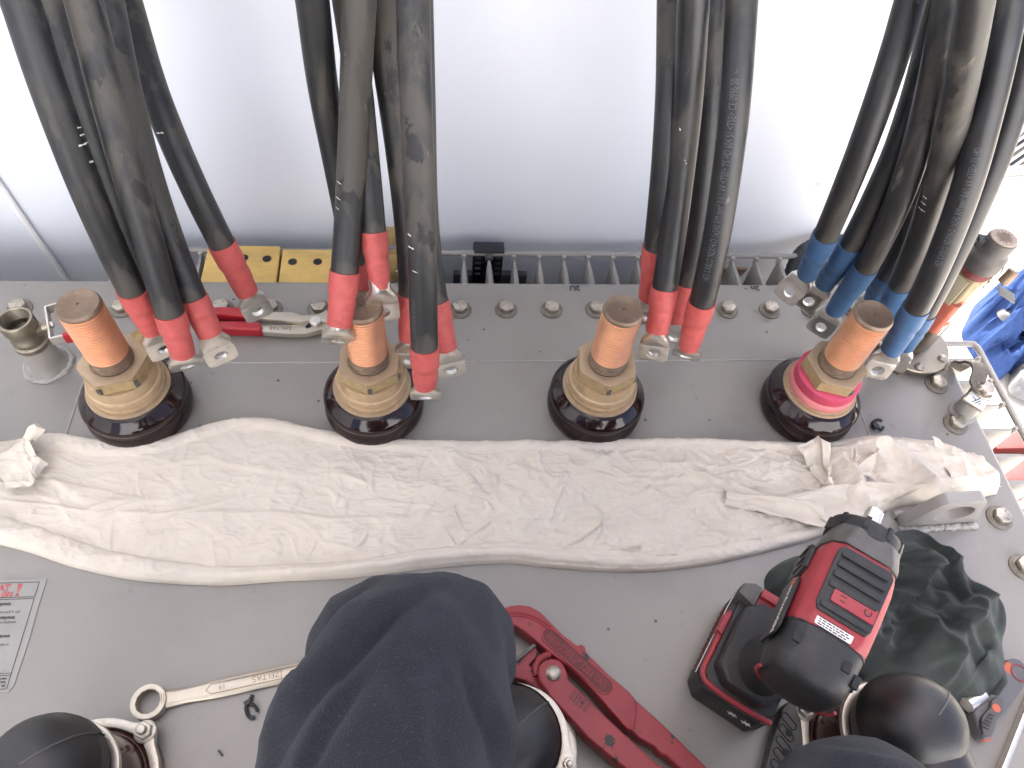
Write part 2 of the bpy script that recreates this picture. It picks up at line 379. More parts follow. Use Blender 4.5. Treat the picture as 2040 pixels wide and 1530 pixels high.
# seams of the bushing insert plate
def seam(p0, p1, wd=.0022):
    m = MB(); n = 60; p0, p1 = Vector(p0), Vector(p1); d = (p1 - p0).normalized(); s_ = d.cross(Vector((0, 0, 1)))
    pts = [p0 + (p1 - p0) * i / n + s_ * random.uniform(-.0003, .0003) + Vector((0, 0, .0001)) for i in range(n + 1)]
    m.tube(pts, [wd / 2 * random.uniform(.85, 1.15) for _ in pts], 6); build('weld_seam', m, MT['weld'], tr)
yl = .5695; sx0 = G(150, 810).x; sx1 = G(1712, 815).x
seam((sx0, yl, 0), (sx1, yl, 0)); seam((sx0, yl, 0), (sx0, .41, 0)); seam((sx1, yl, 0), (sx1, .41, 0))
# cooling fins (back and right), each with its top edge pinched at the outer end, and the rails welded to them
def fin(p_in, p_out, lat, zt=-.034, zb=-1.05):
    """hollow corrugation: thicker in the middle than at its outer edge"""
    p_in, p_out, lat = Vector(p_in), Vector(p_out), Vector(lat); m = MB(); d = p_out - p_in
    st = [(0, .0065), (.25, .0062), (.72, .0058), (.88, .0042), (.95, .0026), (1, .0018)]
    rings = []
    for z, k in ((zt, .45), (zt - .004, .85), (zt - .012, 1), (zb, 1)):
        rings.append([p_in + d * a + lat * h * k + Vector((0, 0, z)) for a, h in st] + [p_in + d * a - lat * h * k + Vector((0, 0, z)) for a, h in reversed(st)])
    m.loft(rings); return m
def nub(f_, o):
    m = MB(); m.lathe(o, [(.0001, -.010), (.0034, -.008), (.0042, 0), (.0034, .0045), (.0001, .006)], 8); build('weld_nub', m, MT['weld'], f_)
for k in range(-12, 18):
    x = .0025 + .0386 * k
    if x > .70: break
    nub(build('cooling_fin', fin((x, TY1 - .04, 0), (x, .792, 0), (1, 0, 0)), MT['paint'], tr, smooth=50), (x, .7915, -.0335))
for k in range(0, 16):
    y = .5943 - .0402 * k
    nub(build('cooling_fin', fin((TX1 - .04, y, 0), (.795, y, 0), (0, 1, 0)), MT['paint'], tr, smooth=50), (.7945, y, -.0335))
def rail(p0, p1):
    m = MB(); m.cyl(p0, p1, .0045, n=12); build('fin_rail', m, MT['paint'], tr)
rail((-.47, .7965, -.030), (.645, .7965, -.030))
rail((.7995, .610, -.030), (.7995, -.03, -.030))
m = MB(); m.tube(crom([(.7995, .610, -.030), (.796, .617, -.030), (.788, .620, -.030), (.70, .620, -.030)], 5), .0045, 10); build('fin_rail', m, MT['paint'], tr)
# cover bolts: washer under a hex head with a raised grade mark
def bolt(x, y, rot, s=1.0, z=0.0, tilt=0.0):
    o = Vector((x, y, z)); m = MB()
    m.hexa(o + Vector((0, 0, .0030)), .0108 * s, .0078 * s, rot=rot)
    h = build('cover_bolt', m, MT['zinc'], tr, bevel=.0005, bseg=1)
    m = MB(); m.lathe(o, [(.0138 * s, .0004), (.0138 * s, .0016), (.0128 * s, .0024), (.0118 * s, .0032), (.0095 * s, .0034)], 24)
    m.lathe(o, [(.0158 * s, .0), (.0158 * s, .0014), (.0152 * s, .0019), (.006, .002)], 24)
    build('washer', m, MT['washer'], h)
    m = MB()
    for k in range(3):
        a = rot + .5 + k * 2.09; d = Vector((math.cos(a), math.sin(a), 0)); m.bar(o + d * .0045 * s + Vector((0, 0, .0108 * s)), o + d * .0075 * s + Vector((0, 0, .0108 * s)), .001, .0005)
    build('head_mark', m, MT['tarnish'], h)
for k in range(-18, 11):
    x = .0320 + .0637 * k
    if abs(x) < .69: bolt(x, .6588, random.uniform(0, 1))
for y in (.592, .527, .4626, .3945, .3296, .2675, .20, .135, .07): bolt(.6800, y, random.uniform(0, 1))
# marker writing on the cover's rolled edge (reads from the far side)
for s_, px in (('2U', 1141), ('2n', 1499)):
    p = G(px, 577, 0); m = MB()
    put_text(m, s_, .013, p + Vector((.011, .0065, .0004)), (-1, 0, 0), (0, -1, 0), (0, 0, 1), lift=.0005, bold=.0004)
    build('terminal_mark', m, MT['marker'], tr)
# lifting lug: trapezoid plate with an eye, welded down
p0 = G(1793, 1053); p1 = G(1936, 1043); U = (p1 - p0).normalized(); Lg = (p1 - p0).length; Vz = Vector((0, 0, 1)); Nn = Vector((U.y, -U.x, 0))
hh = .066
outl = [(0, 0), (Lg, 0), (Lg + .001, .010), (Lg * .80, hh * .88), (Lg * .74, hh), (Lg * .26, hh), (Lg * .19, hh * .88), (-.001, .010)]
def resample(poly, n, c):
    """outline points matched by angle round c"""
    out = []
    for j in range(n):
        a = 2 * math.pi * j / n; dx, dy = math.cos(a), math.sin(a); best = None
        for i in range(len(poly)):
            (x0, y0), (x1, y1) = poly[i], poly[(i + 1) % len(poly)]; ex, ey = x1 - x0, y1 - y0; den = dx * ey - dy * ex
            if abs(den) < 1e-12: continue
            t_ = ((x0 - c[0]) * ey - (y0 - c[1]) * ex) / den; u_ = ((x0 - c[0]) * dy - (y0 - c[1]) * dx) / den
            if t_ > 0 and -1e-6 <= u_ <= 1 + 1e-6: best = t_ if best is None else max(best, t_)
        out.append((c[0] + dx * (best or .001), c[1] + dy * (best or .001)))
    return out
cc = (Lg * .53, hh * .50); N_ = 64
out_ = resample(outl, N_, cc); inn = [(cc[0] + .0235 * math.cos(2 * math.pi * j / N_), cc[1] + .0195 * math.sin(2 * math.pi * j / N_)) for j in range(N_)]
m = MB(); m.plate(out_, inn, -.014, 0, (p0, U, Vz, Nn))
lug = build('lifting_lug', m, MT['paint'], tr, bevel=.0012)
m = MB()
for off in (.003, -.017):
    pts = [p0 + U * (Lg * (i / 30)) + Nn * (off + random.uniform(-.0012, .0012)) + Vector((0, 0, .001 + random.uniform(0, .0015))) for i in range(-1, 32)]
    m.tube(crom(pts, 3), [.0042 * (1 + .12 * math.sin(i * .9) + random.uniform(-.08, .08)) for i in range(len(crom(pts, 3)))], 8)
build('weld_bead', m, MT['weld'], lug)
# earth terminal: boss, block with the earth sign, bolt and flat braid
o = G(1916, 822); b_ = MB(); b_.lathe(o, [(.019, 0), (.018, .003), (.0145, .005), (.0138, .030)], 28); boss = build('earth_boss', b_, MT['paint'], tr)
top = o + Vector((.0, 0, .030)); ax = Vector((.62, .58, 0)).normalized(); ay = Vector((-ax.y, ax.x, 0))
m = MB(); m.prism([(-.014, -.0135), (.026, -.0135), (.026, .0135), (-.014, .0135)], 0, .004, (top, ax, ay, Vz)); pl = build('earth_plate', m, MT['zinc'], tr, bevel=.002)
m = MB(); m.prism(rrect(.021, .024, .003), .0, .0006, (top + ax * -.004 - ay * .001 + Vector((0, 0, .0042)), ax, ay, Vz)); build('earth_sticker', m, MT['paper'], pl)
m = MB(); fo = top + ax * -.0045 + Vector((0, 0, .0052)); sx_ = Vector((.93, .36, 0)).normalized(); sy_ = Vector((-sx_.y, sx_.x, 0))
for dy, hw in ((0, .0075), (-.0032, .0050), (-.0062, .0028)): m.bar(fo + sy_ * dy - sx_ * hw, fo + sy_ * dy + sx_ * hw, .0010, .0003)
m.bar(fo, fo + sy_ * .0060, .0010, .0003); build('earth_sign', m, MT['marker'], pl)
bo = top + ax * .016 + Vector((0, 0, .006)); m = MB(); m.lathe(bo, [(.0135, -.002), (.0135, .0005), (.0115, .002)], 24); m.hexa(bo + Vector((0, 0, .002)), .0112, .0085, rot=.4); build('earth_bolt', m, MT['zinc'], tr, bevel=.0005)
m = MB(); q = [bo + Vector((0, 0, -.002)), G(1946, 764, .046), G(1951, 745, .049), G(1948, 728, .046), G(1934, 722, .036), G(1914, 726, .016), G(1902, 732, -.02)]
cv = crom(q, 6)
def strap(cv, w_, th, wv):
    m = MB(); rings = []
    for i, p in enumerate(cv):
        T = (cv[min(i + 1, len(cv) - 1)] - cv[max(i - 1, 0)]).normalized(); S_ = (T.cross(Vector((0, 0, 1))) + wv * .02).normalized(); n_ = T.cross(S_)
        rings.append([p + S_ * (w_ / 2 * c_) + n_ * (th / 2 * s_) for c_, s_ in ((-1, -1), (-.4, -1.15), (.4, -.9), (1, -1), (1, 1), (.4, 1.2), (-.4, .9), (-1, 1))])
    m.loft(rings); return m
build('earth_braid', strap(cv, .019, .0034, Vector((1, -.2, .0))), MT['braid'], tr, smooth=60)
m = MB(); m.bar(bo + Vector((.001, .004, .0012)), G(1946, 763, .047), .0180, .0055); build('braid_ferrule', m, MT['zinc'], tr, bevel=.001)

# warning sticker at far left of the cover
t = MB(); x1s, x0s, ys, ye = -.4062, -.575, .2920, .1810
m = MB(); jag = [(x0s, ys), (x1s - .03, ys + .0004), (x1s - .012, ys - .0004), (x1s, ys), (x1s - .0004, ys - .03), (x1s + .0003, ys - .06), (x1s - .0003, ys - .085), (x1s - .001, ye + .006), (x1s - .004, ye), (x1s - .03, ye + .0003), (x0s, ye)]
m.prism(jag, .0002, .0009); st = solo('warning_sticker', m, MT['sticker'], 'peeling warning sticker with red and black print on the grey cover', 'sticker')
def ln(m, xa, ya, xb, yb, w_=.0005): m.bar((xa, ya, .0013), (xb, yb, .0013), w_, .0002)
m = MB(); xr = x1s - .0065
for yy in (ys - .003, ys - .0185, ys - .0205, ye + .0155, ye + .0175, ye + .0030): ln(m, x0s, yy, xr, yy)
ln(m, xr, ys - .003, xr, ys - .0185); ln(m, xr, ys - .0205, xr, ye + .0155); ln(m, xr, ye + .0175, xr, ye + .003)
Ux, Vy, Nz = (1, 0, 0), (0, 1, 0), (0, 0, 1)
def rt(m, s_, size, x, y, **k): put_text(m, s_, size, (x, y, .0012), Ux, Vy, Nz, lift=.0003, align='RIGHT', **k)
for s_, size, y in (('say\u0131n\u0131z.', .0050, ys - .0265), ('a\u00e7may\u0131n\u0131z.', .0050, ys - .0405), ('talimatlar\u0131na', .0050, ys - .0590), ('llara', .0050, ys - .0845)):
    rt(m, s_, size, xr - .012 - (.008 if len(s_) < 9 else 0), y, bold=.00012)
for s_, y, dx in (('(Do not pull it up)', ys - .0345, .0095), ('t top and bottom.', ys - .0450, .0095), ('d maintenance', ys - .0670, .0105), ('the rules.', ys - .0915, .014)): rt(m, s_, .0038, xr - dx, y)
for y in (ye + .0125, ye + .0095):
    for k in range(6): ln(m, xr - .003 - .0050 * k, y, xr - .0072 - .0050 * k, y, .0012)
rt(m, '0 987 01 00', .0034, xr - .002, ye + .0048, bold=.0001)
build('print', m, MT['printdark'], st)
m = MB(); rt(m, 'KAT', .0095, xr - .0265, ys - .0115, bold=.0004); rt(m, 'ON', .0068, xr - .0225, ys - .0178, bold=.0004)
bx = xr - .0178
m.prism([(bx - .0022, ys - .0045), (bx + .0024, ys - .0045), (bx + .0008, ys - .0128), (bx - .0010, ys - .0128)], .0013, .0015); m.prism([(bx - .0014, ys - .0145), (bx + .0014, ys - .0145), (bx + .0014, ys - .0172), (bx - .0014, ys - .0172)], .0013, .0015)
build('heading', m, MT['printred'], st)
# ------------------------------------------------------------------ low-voltage bushings
def bushing(x, y, label, pink=False, rot=0.3, nutrot=0.0):
    o = Vector((x, y, 0)); t = thing('bushing', label, 'bushing', o, 'brown bushings with copper studs in a row on the cover')
    h = H
    m = MB(); m.lathe(o, [(a * h, b * h) for a, b in ((.066, 0), (.0735, .0015), (.0765, .007), (.0772, .016), (.0766, .024), (.0740, .0285), (.0730, .031), (.0738, .034), (.0757, .038), (.0760, .043), (.0748, .0475), (.0715, .0515), (.0630, .0600), (.0600, .0628), (.05, .0634))], 72); build('porcelain', m, MT['porcelain'], t, smooth=50)
    m = MB(); m.lathe(o, [(a * h, b * h) for a, b in ((.0588, .0635), (.0588, .0662), (.0580, .0670), (.052, .0671))], 64); build('flange_washer', m, MT['brass_top'], t)
    if not pink:
        m = MB(); m.lathe(o, [(a * h, b * h) for a, b in ((.0528, .0672), (.0534, .0700), (.0530, .0735), (.0508, .0742), (.0508, .0770), (.0524, .0780), (.0526, .0840), (.0515, .0875), (.0485, .0885), (.0480, .0985), (.046, .1055))], 64); build('clamp_ring', m, MT['brass'], t, smooth=40)
    else:
        m = MB(); m.lathe(o, [(a * h, b * h) for a, b in ((.0535, .0672), (.0540, .0685), (.0535, .0702), (.050, .0704))], 64); build('clamp_ring', m, MT['brass'], t)
        m = MB(); m.lathe(o, [(a * h, b * h) for a, b in ((.0520, .0705), (.0526, .0735), (.0526, .0830), (.0515, .0848), (.049, .0849))], 64); build('gasket', m, MT['pink2'], t)['label'] = 'pale pink lower gasket ring'
        m = MB(); m.lathe(o, [(a * h, b * h) for a, b in ((.0495, .0850), (.0502, .0865), (.0502, .1030), (.047, .1050))], 64); build('gasket', m, MT['pink'], t)['label'] = 'bright pink upper gasket ring'
    m = MB(); n = 6
    hx = lambda r, z, rr=0: [o + Vector((math.cos(nutrot + 2 * math.pi * j / 48) * R_, math.sin(nutrot + 2 * math.pi * j / 48) * R_, z * h)) for j in range(48) for R_ in [min(r * h, r * h * math.cos(math.pi / 6) / max(.5, math.cos(((2 * math.pi * j / 48) % (math.pi / 3)) - math.pi / 6)))] ]
    m.loft([hx(.0465, .1058), hx(.0485, .1080), hx(.0485, .1268)]); nut = build('hex_nut', m, MT['brass_edge'], t, smooth=25)
    # matte chamfered top face with the bore
    m = MB(); K = 48
    outer = [(math.cos(nutrot + 2 * math.pi * j / K) * R_, math.sin(nutrot + 2 * math.pi * j / K) * R_) for j in range(K) for R_ in [min(.0468 * h, .0485 * h * math.cos(math.pi / 6) / max(.5, math.cos(((2 * math.pi * j / K) % (math.pi / 3)) - math.pi / 6)))]]
    inner = [(math.cos(nutrot + 2 * math.pi * j / K) * .0295 * h, math.sin(nutrot + 2 * math.pi * j / K) * .0295 * h) for j in range(K)]
    m.plate(outer, inner, .1268 * h, .1296 * h, (o, Vector((1, 0, 0)), Vector((0, 1, 0)), Vector((0, 0, 1)))); build('nut_face', m, MT['brass_top'], nut, bevel=.0008, sharp=50)
    for k in range(2):                      # stamped dark marks on two flats
        a = nutrot + math.pi / 3 * (4 + k) + .06; d = Vector((math.cos(a), math.sin(a), 0)); m = MB()
        m.box(o + d * (.0482 * h) + Vector((0, 0, .1165 * h)), (.0022, .0052, .0080), rz=a); build('stamp', m, MT['casegrey'], nut, bevel=.0006)
    # threaded stud: real thread ridges
    pit = .0052 * h; z = .118 * h; P_ = []; r1, r0 = .0281 * h, .0257 * h
    while z < .146 * h: P_ += [(r1, z), (r1, z + pit * .30), (r0, z + pit * .58), (r0, z + pit * .66)]; z += pit
    zt = z; m = MB(); m.lathe(o, P_ + [(r1, z)], 56, caps=(False, False)); build('stud_foot', m, MT['tarnish'], t, smooth=20)
    P_ = [(r1, z)]
    while z < .2405 * h: P_ += [(r1, z), (r1, z + pit * .30), (r0, z + pit * .58), (r0, z + pit * .66)]; z += pit
    m = MB(); m.lathe(o, P_ + [(r1, z)], 56, caps=(False, False)); stud = build('stud', m, MT['copper'], t, smooth=20)
    m = MB(); m.lathe(o, [(r1, z), (r1, z + .002), (r1 * .93, z + .0048), (r1 * .90, z + .0052), (r1 * .885, z + .0050), (.0016, z + .0050), (.0010, z + .0035)], 56); build('stud_end', m, MT['tarnish'], t)
B = [G(285, 815), G(748, 812), G(1181, 812), G(1600, 815)]
bushing(B[0].x, B[0].y, 'leftmost brown bushing, its copper stud next to the open nickel valve', nutrot=.25)
bushing(B[1].x, B[1].y, 'brown bushing with copper stud behind hanging red sleeved lugs, next to the pliers', nutrot=.52)
bushing(B[2].x, B[2].y, 'brown bushing with copper stud standing clear in front of the 2U mark', nutrot=.42)
bushing(B[3].x, B[3].y, 'brown bushing with bright pink gasket under its brass nut', pink=True, nutrot=.75)

# ------------------------------------------------------------------ ball valve on a welded stub
o = G(97, 727)
t = thing('ball_valve', 'open nickel ball valve with red butterfly handle on a welded grey stub', 'valve', o)
m = MB(); m.lathe(o, [(.0270, 0), (.0262, .002), (.0240, .005), (.0215, .009), (.0200, .014), (.0188, .042), (.0185, .043)], 36); stub = build('pipe_stub', m, MT['paint'], t)
m = MB(); pts = [o + Vector((math.cos(a) * .0262, math.sin(a) * .0262, .0015)) for a in np.linspace(0, 2 * math.pi, 40)]
m.tube(pts, [.0032 * random.uniform(.7, 1.4) for _ in pts], 8); build('weld_bead', m, MT['weld'], stub)
m = MB(); m.lathe(o, [(.0180, .0432), (.0195, .044), (.0195, .050), (.0172, .052), (.0172, .056), (.0182, .057), (.0182, .060), (.0168, .062), (.0168, .072), (.0190, .074), (.0190, .0885), (.0182, .0897), (.0160, .0897), (.0148, .088), (.0146, .066), (.004, .065)], 40); body = build('valve_body', m, MT['nickel'], t)
m = MB()
for k in range(6): m.tube([o + Vector((math.cos(a) * .0147, math.sin(a) * .0147, .0865 - .0024 * k)) for a in np.linspace(0, 2 * math.pi, 33)], .0007, 6)
build('inner_thread', m, MT['nickel'], body)
hd = Vector((.93, .36, 0)).normalized(); pv = o + Vector((0, 0, .066)); hs = Vector((-hd.y, hd.x, 0))
m = MB(); m.lathe(pv + hd * .012, [(.0105, 0), (.0085, .006), (.0070, .008), (.0070, .014), (.0062, .0148)], 24, hd); build('stem_boss', m, MT['nickel'], body)
e = pv + hd * .0275
m = MB(); m.bar(e - hs * .026, e + hs * .026, .013, .0022, up=hd); 
for sg in (-1, 1): m.bar(e + hs * (.0255 * sg), e + hs * (.0265 * sg) + hd * .016, .0125, .0022, up=hs)
m.hexa(e + hd * .0008, .0042, .004, hd); yoke = build('handle_yoke', m, MT['steel'], t, bevel=.0006)
for sg in (-1, 1):
    m = MB(); q = e + hs * (.0265 * sg); m.prism([(.013, -.0072), (.030, -.0082), (.034, -.005), (.034, .005), (.030, .0082), (.013, .0072)], -.0028, .0028, (q, hd, Vector((0, 0, 1)), hs)); build('handle_grip', m, MT['gripred'], t, bevel=.0018)

# brass cap lying on the cover
o = G(290, 687); m = MB(); m.lathe(o, [(.0180, 0), (.0188, .0008)] + [(.0188 - .0008 * (i % 2), .001 + .0011 * i) for i in range(9)] + [(.0185, .0115), (.0165, .0128), (.0150, .0122), (.0135, .0130), (.0105, .0118), (.009, .0125), (.0015, .0125)], 40)
solo('threaded_cap', m, MT['gold'], 'small brown brass screw cap lying beside the leftmost bushing', 'cap', smooth=30)

# ------------------------------------------------------------------ drilled plates and bracket resting on the rear fins
def drilled(pts, holes, z0, z1, hr, label):
    poly = gp(pts, z1); c = np.mean(np.array(poly), 0)
    m = MB(); m.prism(poly, z0, z1); o = solo('drilled_plate', m, MT['yellow'], label, 'plate', 'yellow drilled plates lying on the rear fins', bevel=.0025)
    for hx_, hy_ in holes:
        p = G(hx_, hy_, z1); m = MB(); K = 24
        m.lathe(p, [(hr * 1.12, .0003), (hr, -.0006), (hr * .98, -.004)], K, caps=(False, False)); m.lathe(p, [(hr * .99, .0004), (.0001, .0004)], K, caps=(False, False)); build('bolt_hole', m, MT['dark'], o)
drilled([(415, 487), (559, 490), (549, 572), (396, 572)], [(486, 514), (532, 516)], -.030, -.018, .0062, 'yellow drilled plate on the fins, left of the pair, behind the red pliers')
drilled([(563, 496), (712, 498), (706, 572), (553, 572)], [(583, 522), (633, 522)], -.030, -.018, .0062, 'yellow drilled plate on the fins, right of the pair, partly behind hanging cable')
p = G(800, 560, -.03); m = MB()
fr = (Vector((.020 - .075, .742, -.028)), Vector((1, 0, 0)), Vector((0, .18, .98)), Vector((0, -.98, .18)))
K = 40; m.plate(resample([(-.045, 0), (.012, 0), (.012, .085), (-.045, .085)], K, (-.016, .042)), [( -.016 + .024 * max(-1, min(1, 1.5 * math.cos(2 * math.pi * j / K))) * .75, .055 + .0085 * math.sin(2 * math.pi * j / K)) for j in range(K)], -.007, .007, fr)
bk = solo('terminal_clamp', m, MT['gold'], 'aged brass slotted clamp standing behind the second bushing cables', 'clamp', bevel=.0015)
m = MB(); m.hexa(fr[0] + fr[1] * .003 + fr[2] * .020 + fr[3] * .008, .0065, .005, fr[3]); build('clamp_bolt', m, MT['zinc'], bk)
# black ribbed plastic block clipped on the rail
t = thing('rail_block', 'black ribbed plastic block clipped on the rear fin rail', 'block', (.0797, .80, -.075))
m = MB(); m.box((.0797, .8105, -.066), (.0470, .014, .078)); m.box((.0797, .8020, -.0235), (.0470, .022, .0045)); build('block_body', m, MT['blackplastic'], t, bevel=.004)
m = MB()
for k in range(4):
    for sg in (-1, 1): m.box((.0797 + sg * .0155, .8025, -.046 - .012 * k), (.0085, .004, .0035))
build('rib', m, MT['darkpanel'], t, bevel=.0008)
m = MB(); m.cyl((.0797, .794, -.032), (.0797, .786, -.034), .006, n=16); build('hook', m, MT['darkpanel'], t, bevel=.001)
# slatted wood scrap and black hose behind the rail
t = thing('wood_scrap', 'small striped wooden scrap leaning on the wall behind the fins', 'wood scrap', (.545, .83, -.22))
fr = (Vector((.44, .818, -.185)), Vector((1, 0, 0)), Vector((-.15, .14, .97)), Vector((0, -1, .14)))
for k in range(5):
    m = MB(); m.prism([(.0 + .004 * k, .020 * k), (.085 - .012 * (4 - k), .020 * k), (.095 - .012 * (4 - k), .020 * k + .016), (.004 * k, .020 * k + .016)], 0, .006, fr); build('slat', m, MT['wood'], t, bevel=.001)
pts = crom([G(1570, 585, -.07), G(1578, 545, -.05), G(1592, 512, -.035), G(1612, 494, -.03), G(1640, 485, -.03), G(1680, 482, -.04), G(1700, 500, -.10)], 8)
m = MB(); m.tube(pts, [.0120 + .0010 * (i % 2) for i in range(len(pts))], 14); solo('ribbed_hose', m, MT['blackplastic'], 'black ribbed hose looped over the rear rail behind the blue sleeves', 'hose')

# ------------------------------------------------------------------ oil level gauge with steel cap
o = G(1808, 696); Z = Vector((0, 0, 1))
t = thing('oil_gauge', 'clear oil gauge tube with red and amber filling and dark steel cap', 'gauge', o)
m = MB(); m.lathe(o, [(.040, 0), (.040, .006), (.036, .0065)], 48); build('gasket', m, MT['blackplastic'], t)
m = MB(); m.lathe(o, [(.050, .0066), (.0508, .008), (.0508, .013), (.0496, .0145), (.030, .0150), (.026, .0155)], 56); fl = build('flange', m, MT['nickel'], t)
for k in range(6):
    a = .35 + k * math.pi / 3; p = o + Vector((math.cos(a) * .042, math.sin(a) * .042, .0148)); m = MB(); m.lathe(p, [(.0062, 0), (.0060, .0022), (.0042, .0042), (.001, .005)], 16); build('flange_bolt', m, MT['zinc'], t)
m = MB()
for a in (2.9, 4.0, 5.6): d = Vector((math.cos(a), math.sin(a), 0)); m.bar(o + d * .038 + Z * .004, o + d * .054 + Z * .002, .011, .005)
build('flange_clamp', m, MT['tarnish'], fl, bevel=.001)
def prism_tube(r, z0, z1): 
    q = rrect(r * 2, r * 2, r * .25, 4); m = MB(); ca, sa = math.cos(.5), math.sin(.5); m.prism([(o.x + a * ca - b * sa, o.y + a * sa + b * ca) for a, b in q], z0, z1); return m
gz = .158
build('dark_base', prism_tube(.0150, .0155, .060), MT['darkoil'], t, bevel=.001)
build('red_float', prism_tube(.0150, .0602, .114), MT['oilred'], t, bevel=.001)
build('inner_tube', prism_tube(.0112, .1145, gz), MT['oilyellow'], t, bevel=.001)
m = MB(); m.lathe(o, [(.0120, .1150), (.0120, .1178)], 20); build('float_ring', m, MT['orange'], t)
build('clear_tube', prism_tube(.0182, .0152, gz), MT['clear'], t, bevel=.0015)
for sg in (-1, 1):
    m = MB(); d = Vector((math.cos(.5), math.sin(.5), 0)); m.box(o + d * (.0206 * sg) + Vector((0, 0, .136)), (.0030, .016, .042), rz=.5); build('side_bar', m, MT['oilyellow'], t, bevel=.0006)
m = MB(); m.lathe(o, [(.0170, gz)] + [(.0170 - .0010 * (i % 2), gz + .0014 * (i + 1)) for i in range(9)], 36); build('red_thread', m, MT['redvalve'], t)
m = MB(); m.lathe(o, [(.0185, gz + .011), (.0208, gz + .013), (.0212, gz + .026), (.0205, gz + .034), (.0172, gz + .038), (.0168, gz + .039), (.0168, gz + .056), (.0160, gz + .0572)], 40); cap = build('steel_cap', m, MT['capgrey'], t)
m = MB(); m.lathe(o, [(.0157, gz + .0566), (.0157, gz + .0588), (.0150, gz + .0596), (.008, gz + .0598), (.0002, gz + .0599)], 36); build('cap_top', m, MT['card'], cap)
d = Vector((-.9, .3, 0)).normalized(); q = o + Z * (gz + .047); m.bar(q + d * .014, q + d * .025, .010, .012); m.cyl(q + d * .022, q + d * .033, .0045, .0045, 12); build('cap_lock', m, MT['blackplastic'], cap, bevel=.001)
d = Vector((.75, -.45, 0)).normalized(); q = o + Z * (gz + .030)
m = MB(); m.tube(crom([q + d * .018, q + d * .024 + Z * -.015, q + d * .022 + Z * -.035, q + d * .016 + Z * -.052, q + d * .022 + Z * -.046, q + d * .030 + Z * -.034], 8), .0007, 6); build('seal_wire', m, MT['tarnish'], t)
m = MB(); e = q + d * .034 + Z * -.030; m.cyl(e, e + Vector((.006, .004, .017)), .0068, .0068, 18); build('seal_plug', m, MT['tarnish'], t, bevel=.001)
m = MB(); m.prism([(-.010, -.0075), (.016, -.0075), (.016, .0075), (-.010, .0075)], 0, .0012, (e + Vector((.008, -.006, -.012)), Vector((.8, -.3, -.3)).normalized(), Vector((.35, .9, .1)).normalized(), Vector((.2, -.1, .95)).normalized())); build('seal_tag', m, MT['nickel'], t, bevel=.0003)
# ------------------------------------------------------------------ heavy single-core cables hanging from above
CD = .028
def cpt(px, py, wd): return DP(px, py, FPX * CD / wd)
def lug_mesh(p, a, d, n, s=1.0):
    """crimped barrel flattening into a holed palm. p end of sleeve, a barrel axis, d palm direction, n palm normal"""
    m = MB(); K = 32; a = a.normalized(); d = d.normalized(); n = (n - d * n.dot(d)).normalized(); sd_ = d.cross(n).normalized()
    def ell(c, ax, rx, ry, nn, sq=2.0):
        s1 = ax.cross(nn).normalized(); n1 = s1.cross(ax).normalized(); o_ = []
        for j in range(K):
            t_ = 2 * math.pi * j / K; cx, cy = math.cos(t_), math.sin(t_)
            o_.append(c + s1 * (rx * math.copysign(abs(cx) ** (2 / sq), cx)) + n1 * (ry * math.copysign(abs(cy) ** (2 / sq), cy)))
        return o_
    q0 = p - a * .010; q1 = p + a * .002; q2 = q1 + (a * .4 + d * .6) * .011 * s; q3 = q2 + d * .008 * s
    m.loft([ell(q0, a, .0108 * s, .0108 * s, n), ell(q1, a, .0108 * s, .0105 * s, n), ell(q1 * .6 + q2 * .4, (a + d).normalized(), .0130 * s, .0080 * s, n, 2.4), ell(q2, d, .0165 * s, .0042 * s, n, 4), ell(q3, d, .0168 * s, .0032 * s, n, 6)], (True, True))
    L_ = .030 * s; hw = .0170 * s; c = q3 + d * (L_ * .46)
    out_ = resample([(-hw, -L_ * .5), (hw, -L_ * .5), (hw, L_ * .36), (hw * .72, L_ * .5), (-hw * .72, L_ * .5), (-hw, L_ * .36)], K, (0, 0))
    inn_ = [(.0072 * s * math.cos(2 * math.pi * j / K), .0072 * s * math.sin(2 * math.pi * j / K)) for j in range(K)]
    m.plate(out_, inn_, -.0032 * s, .0032 * s, (c, sd_, d, n)); return m
cables = 0
def path_at(pts, cum, s_):
    i = int(np.searchsorted(cum, s_)) ; i = max(1, min(i, len(pts) - 1)); f = (s_ - cum[i - 1]) / max(1e-9, cum[i] - cum[i - 1])
    return pts[i - 1].lerp(pts[i], f), (pts[i] - pts[i - 1]).normalized()
def surf(pts, cum, s_, ang, r, lift):
    p, T = path_at(pts, cum, s_); v = CAM - p; v = v - T * v.dot(T); v.normalize(); b_ = T.cross(v)
    n_ = v * math.cos(ang) + b_ * math.sin(ang); return p + n_ * (r + lift)
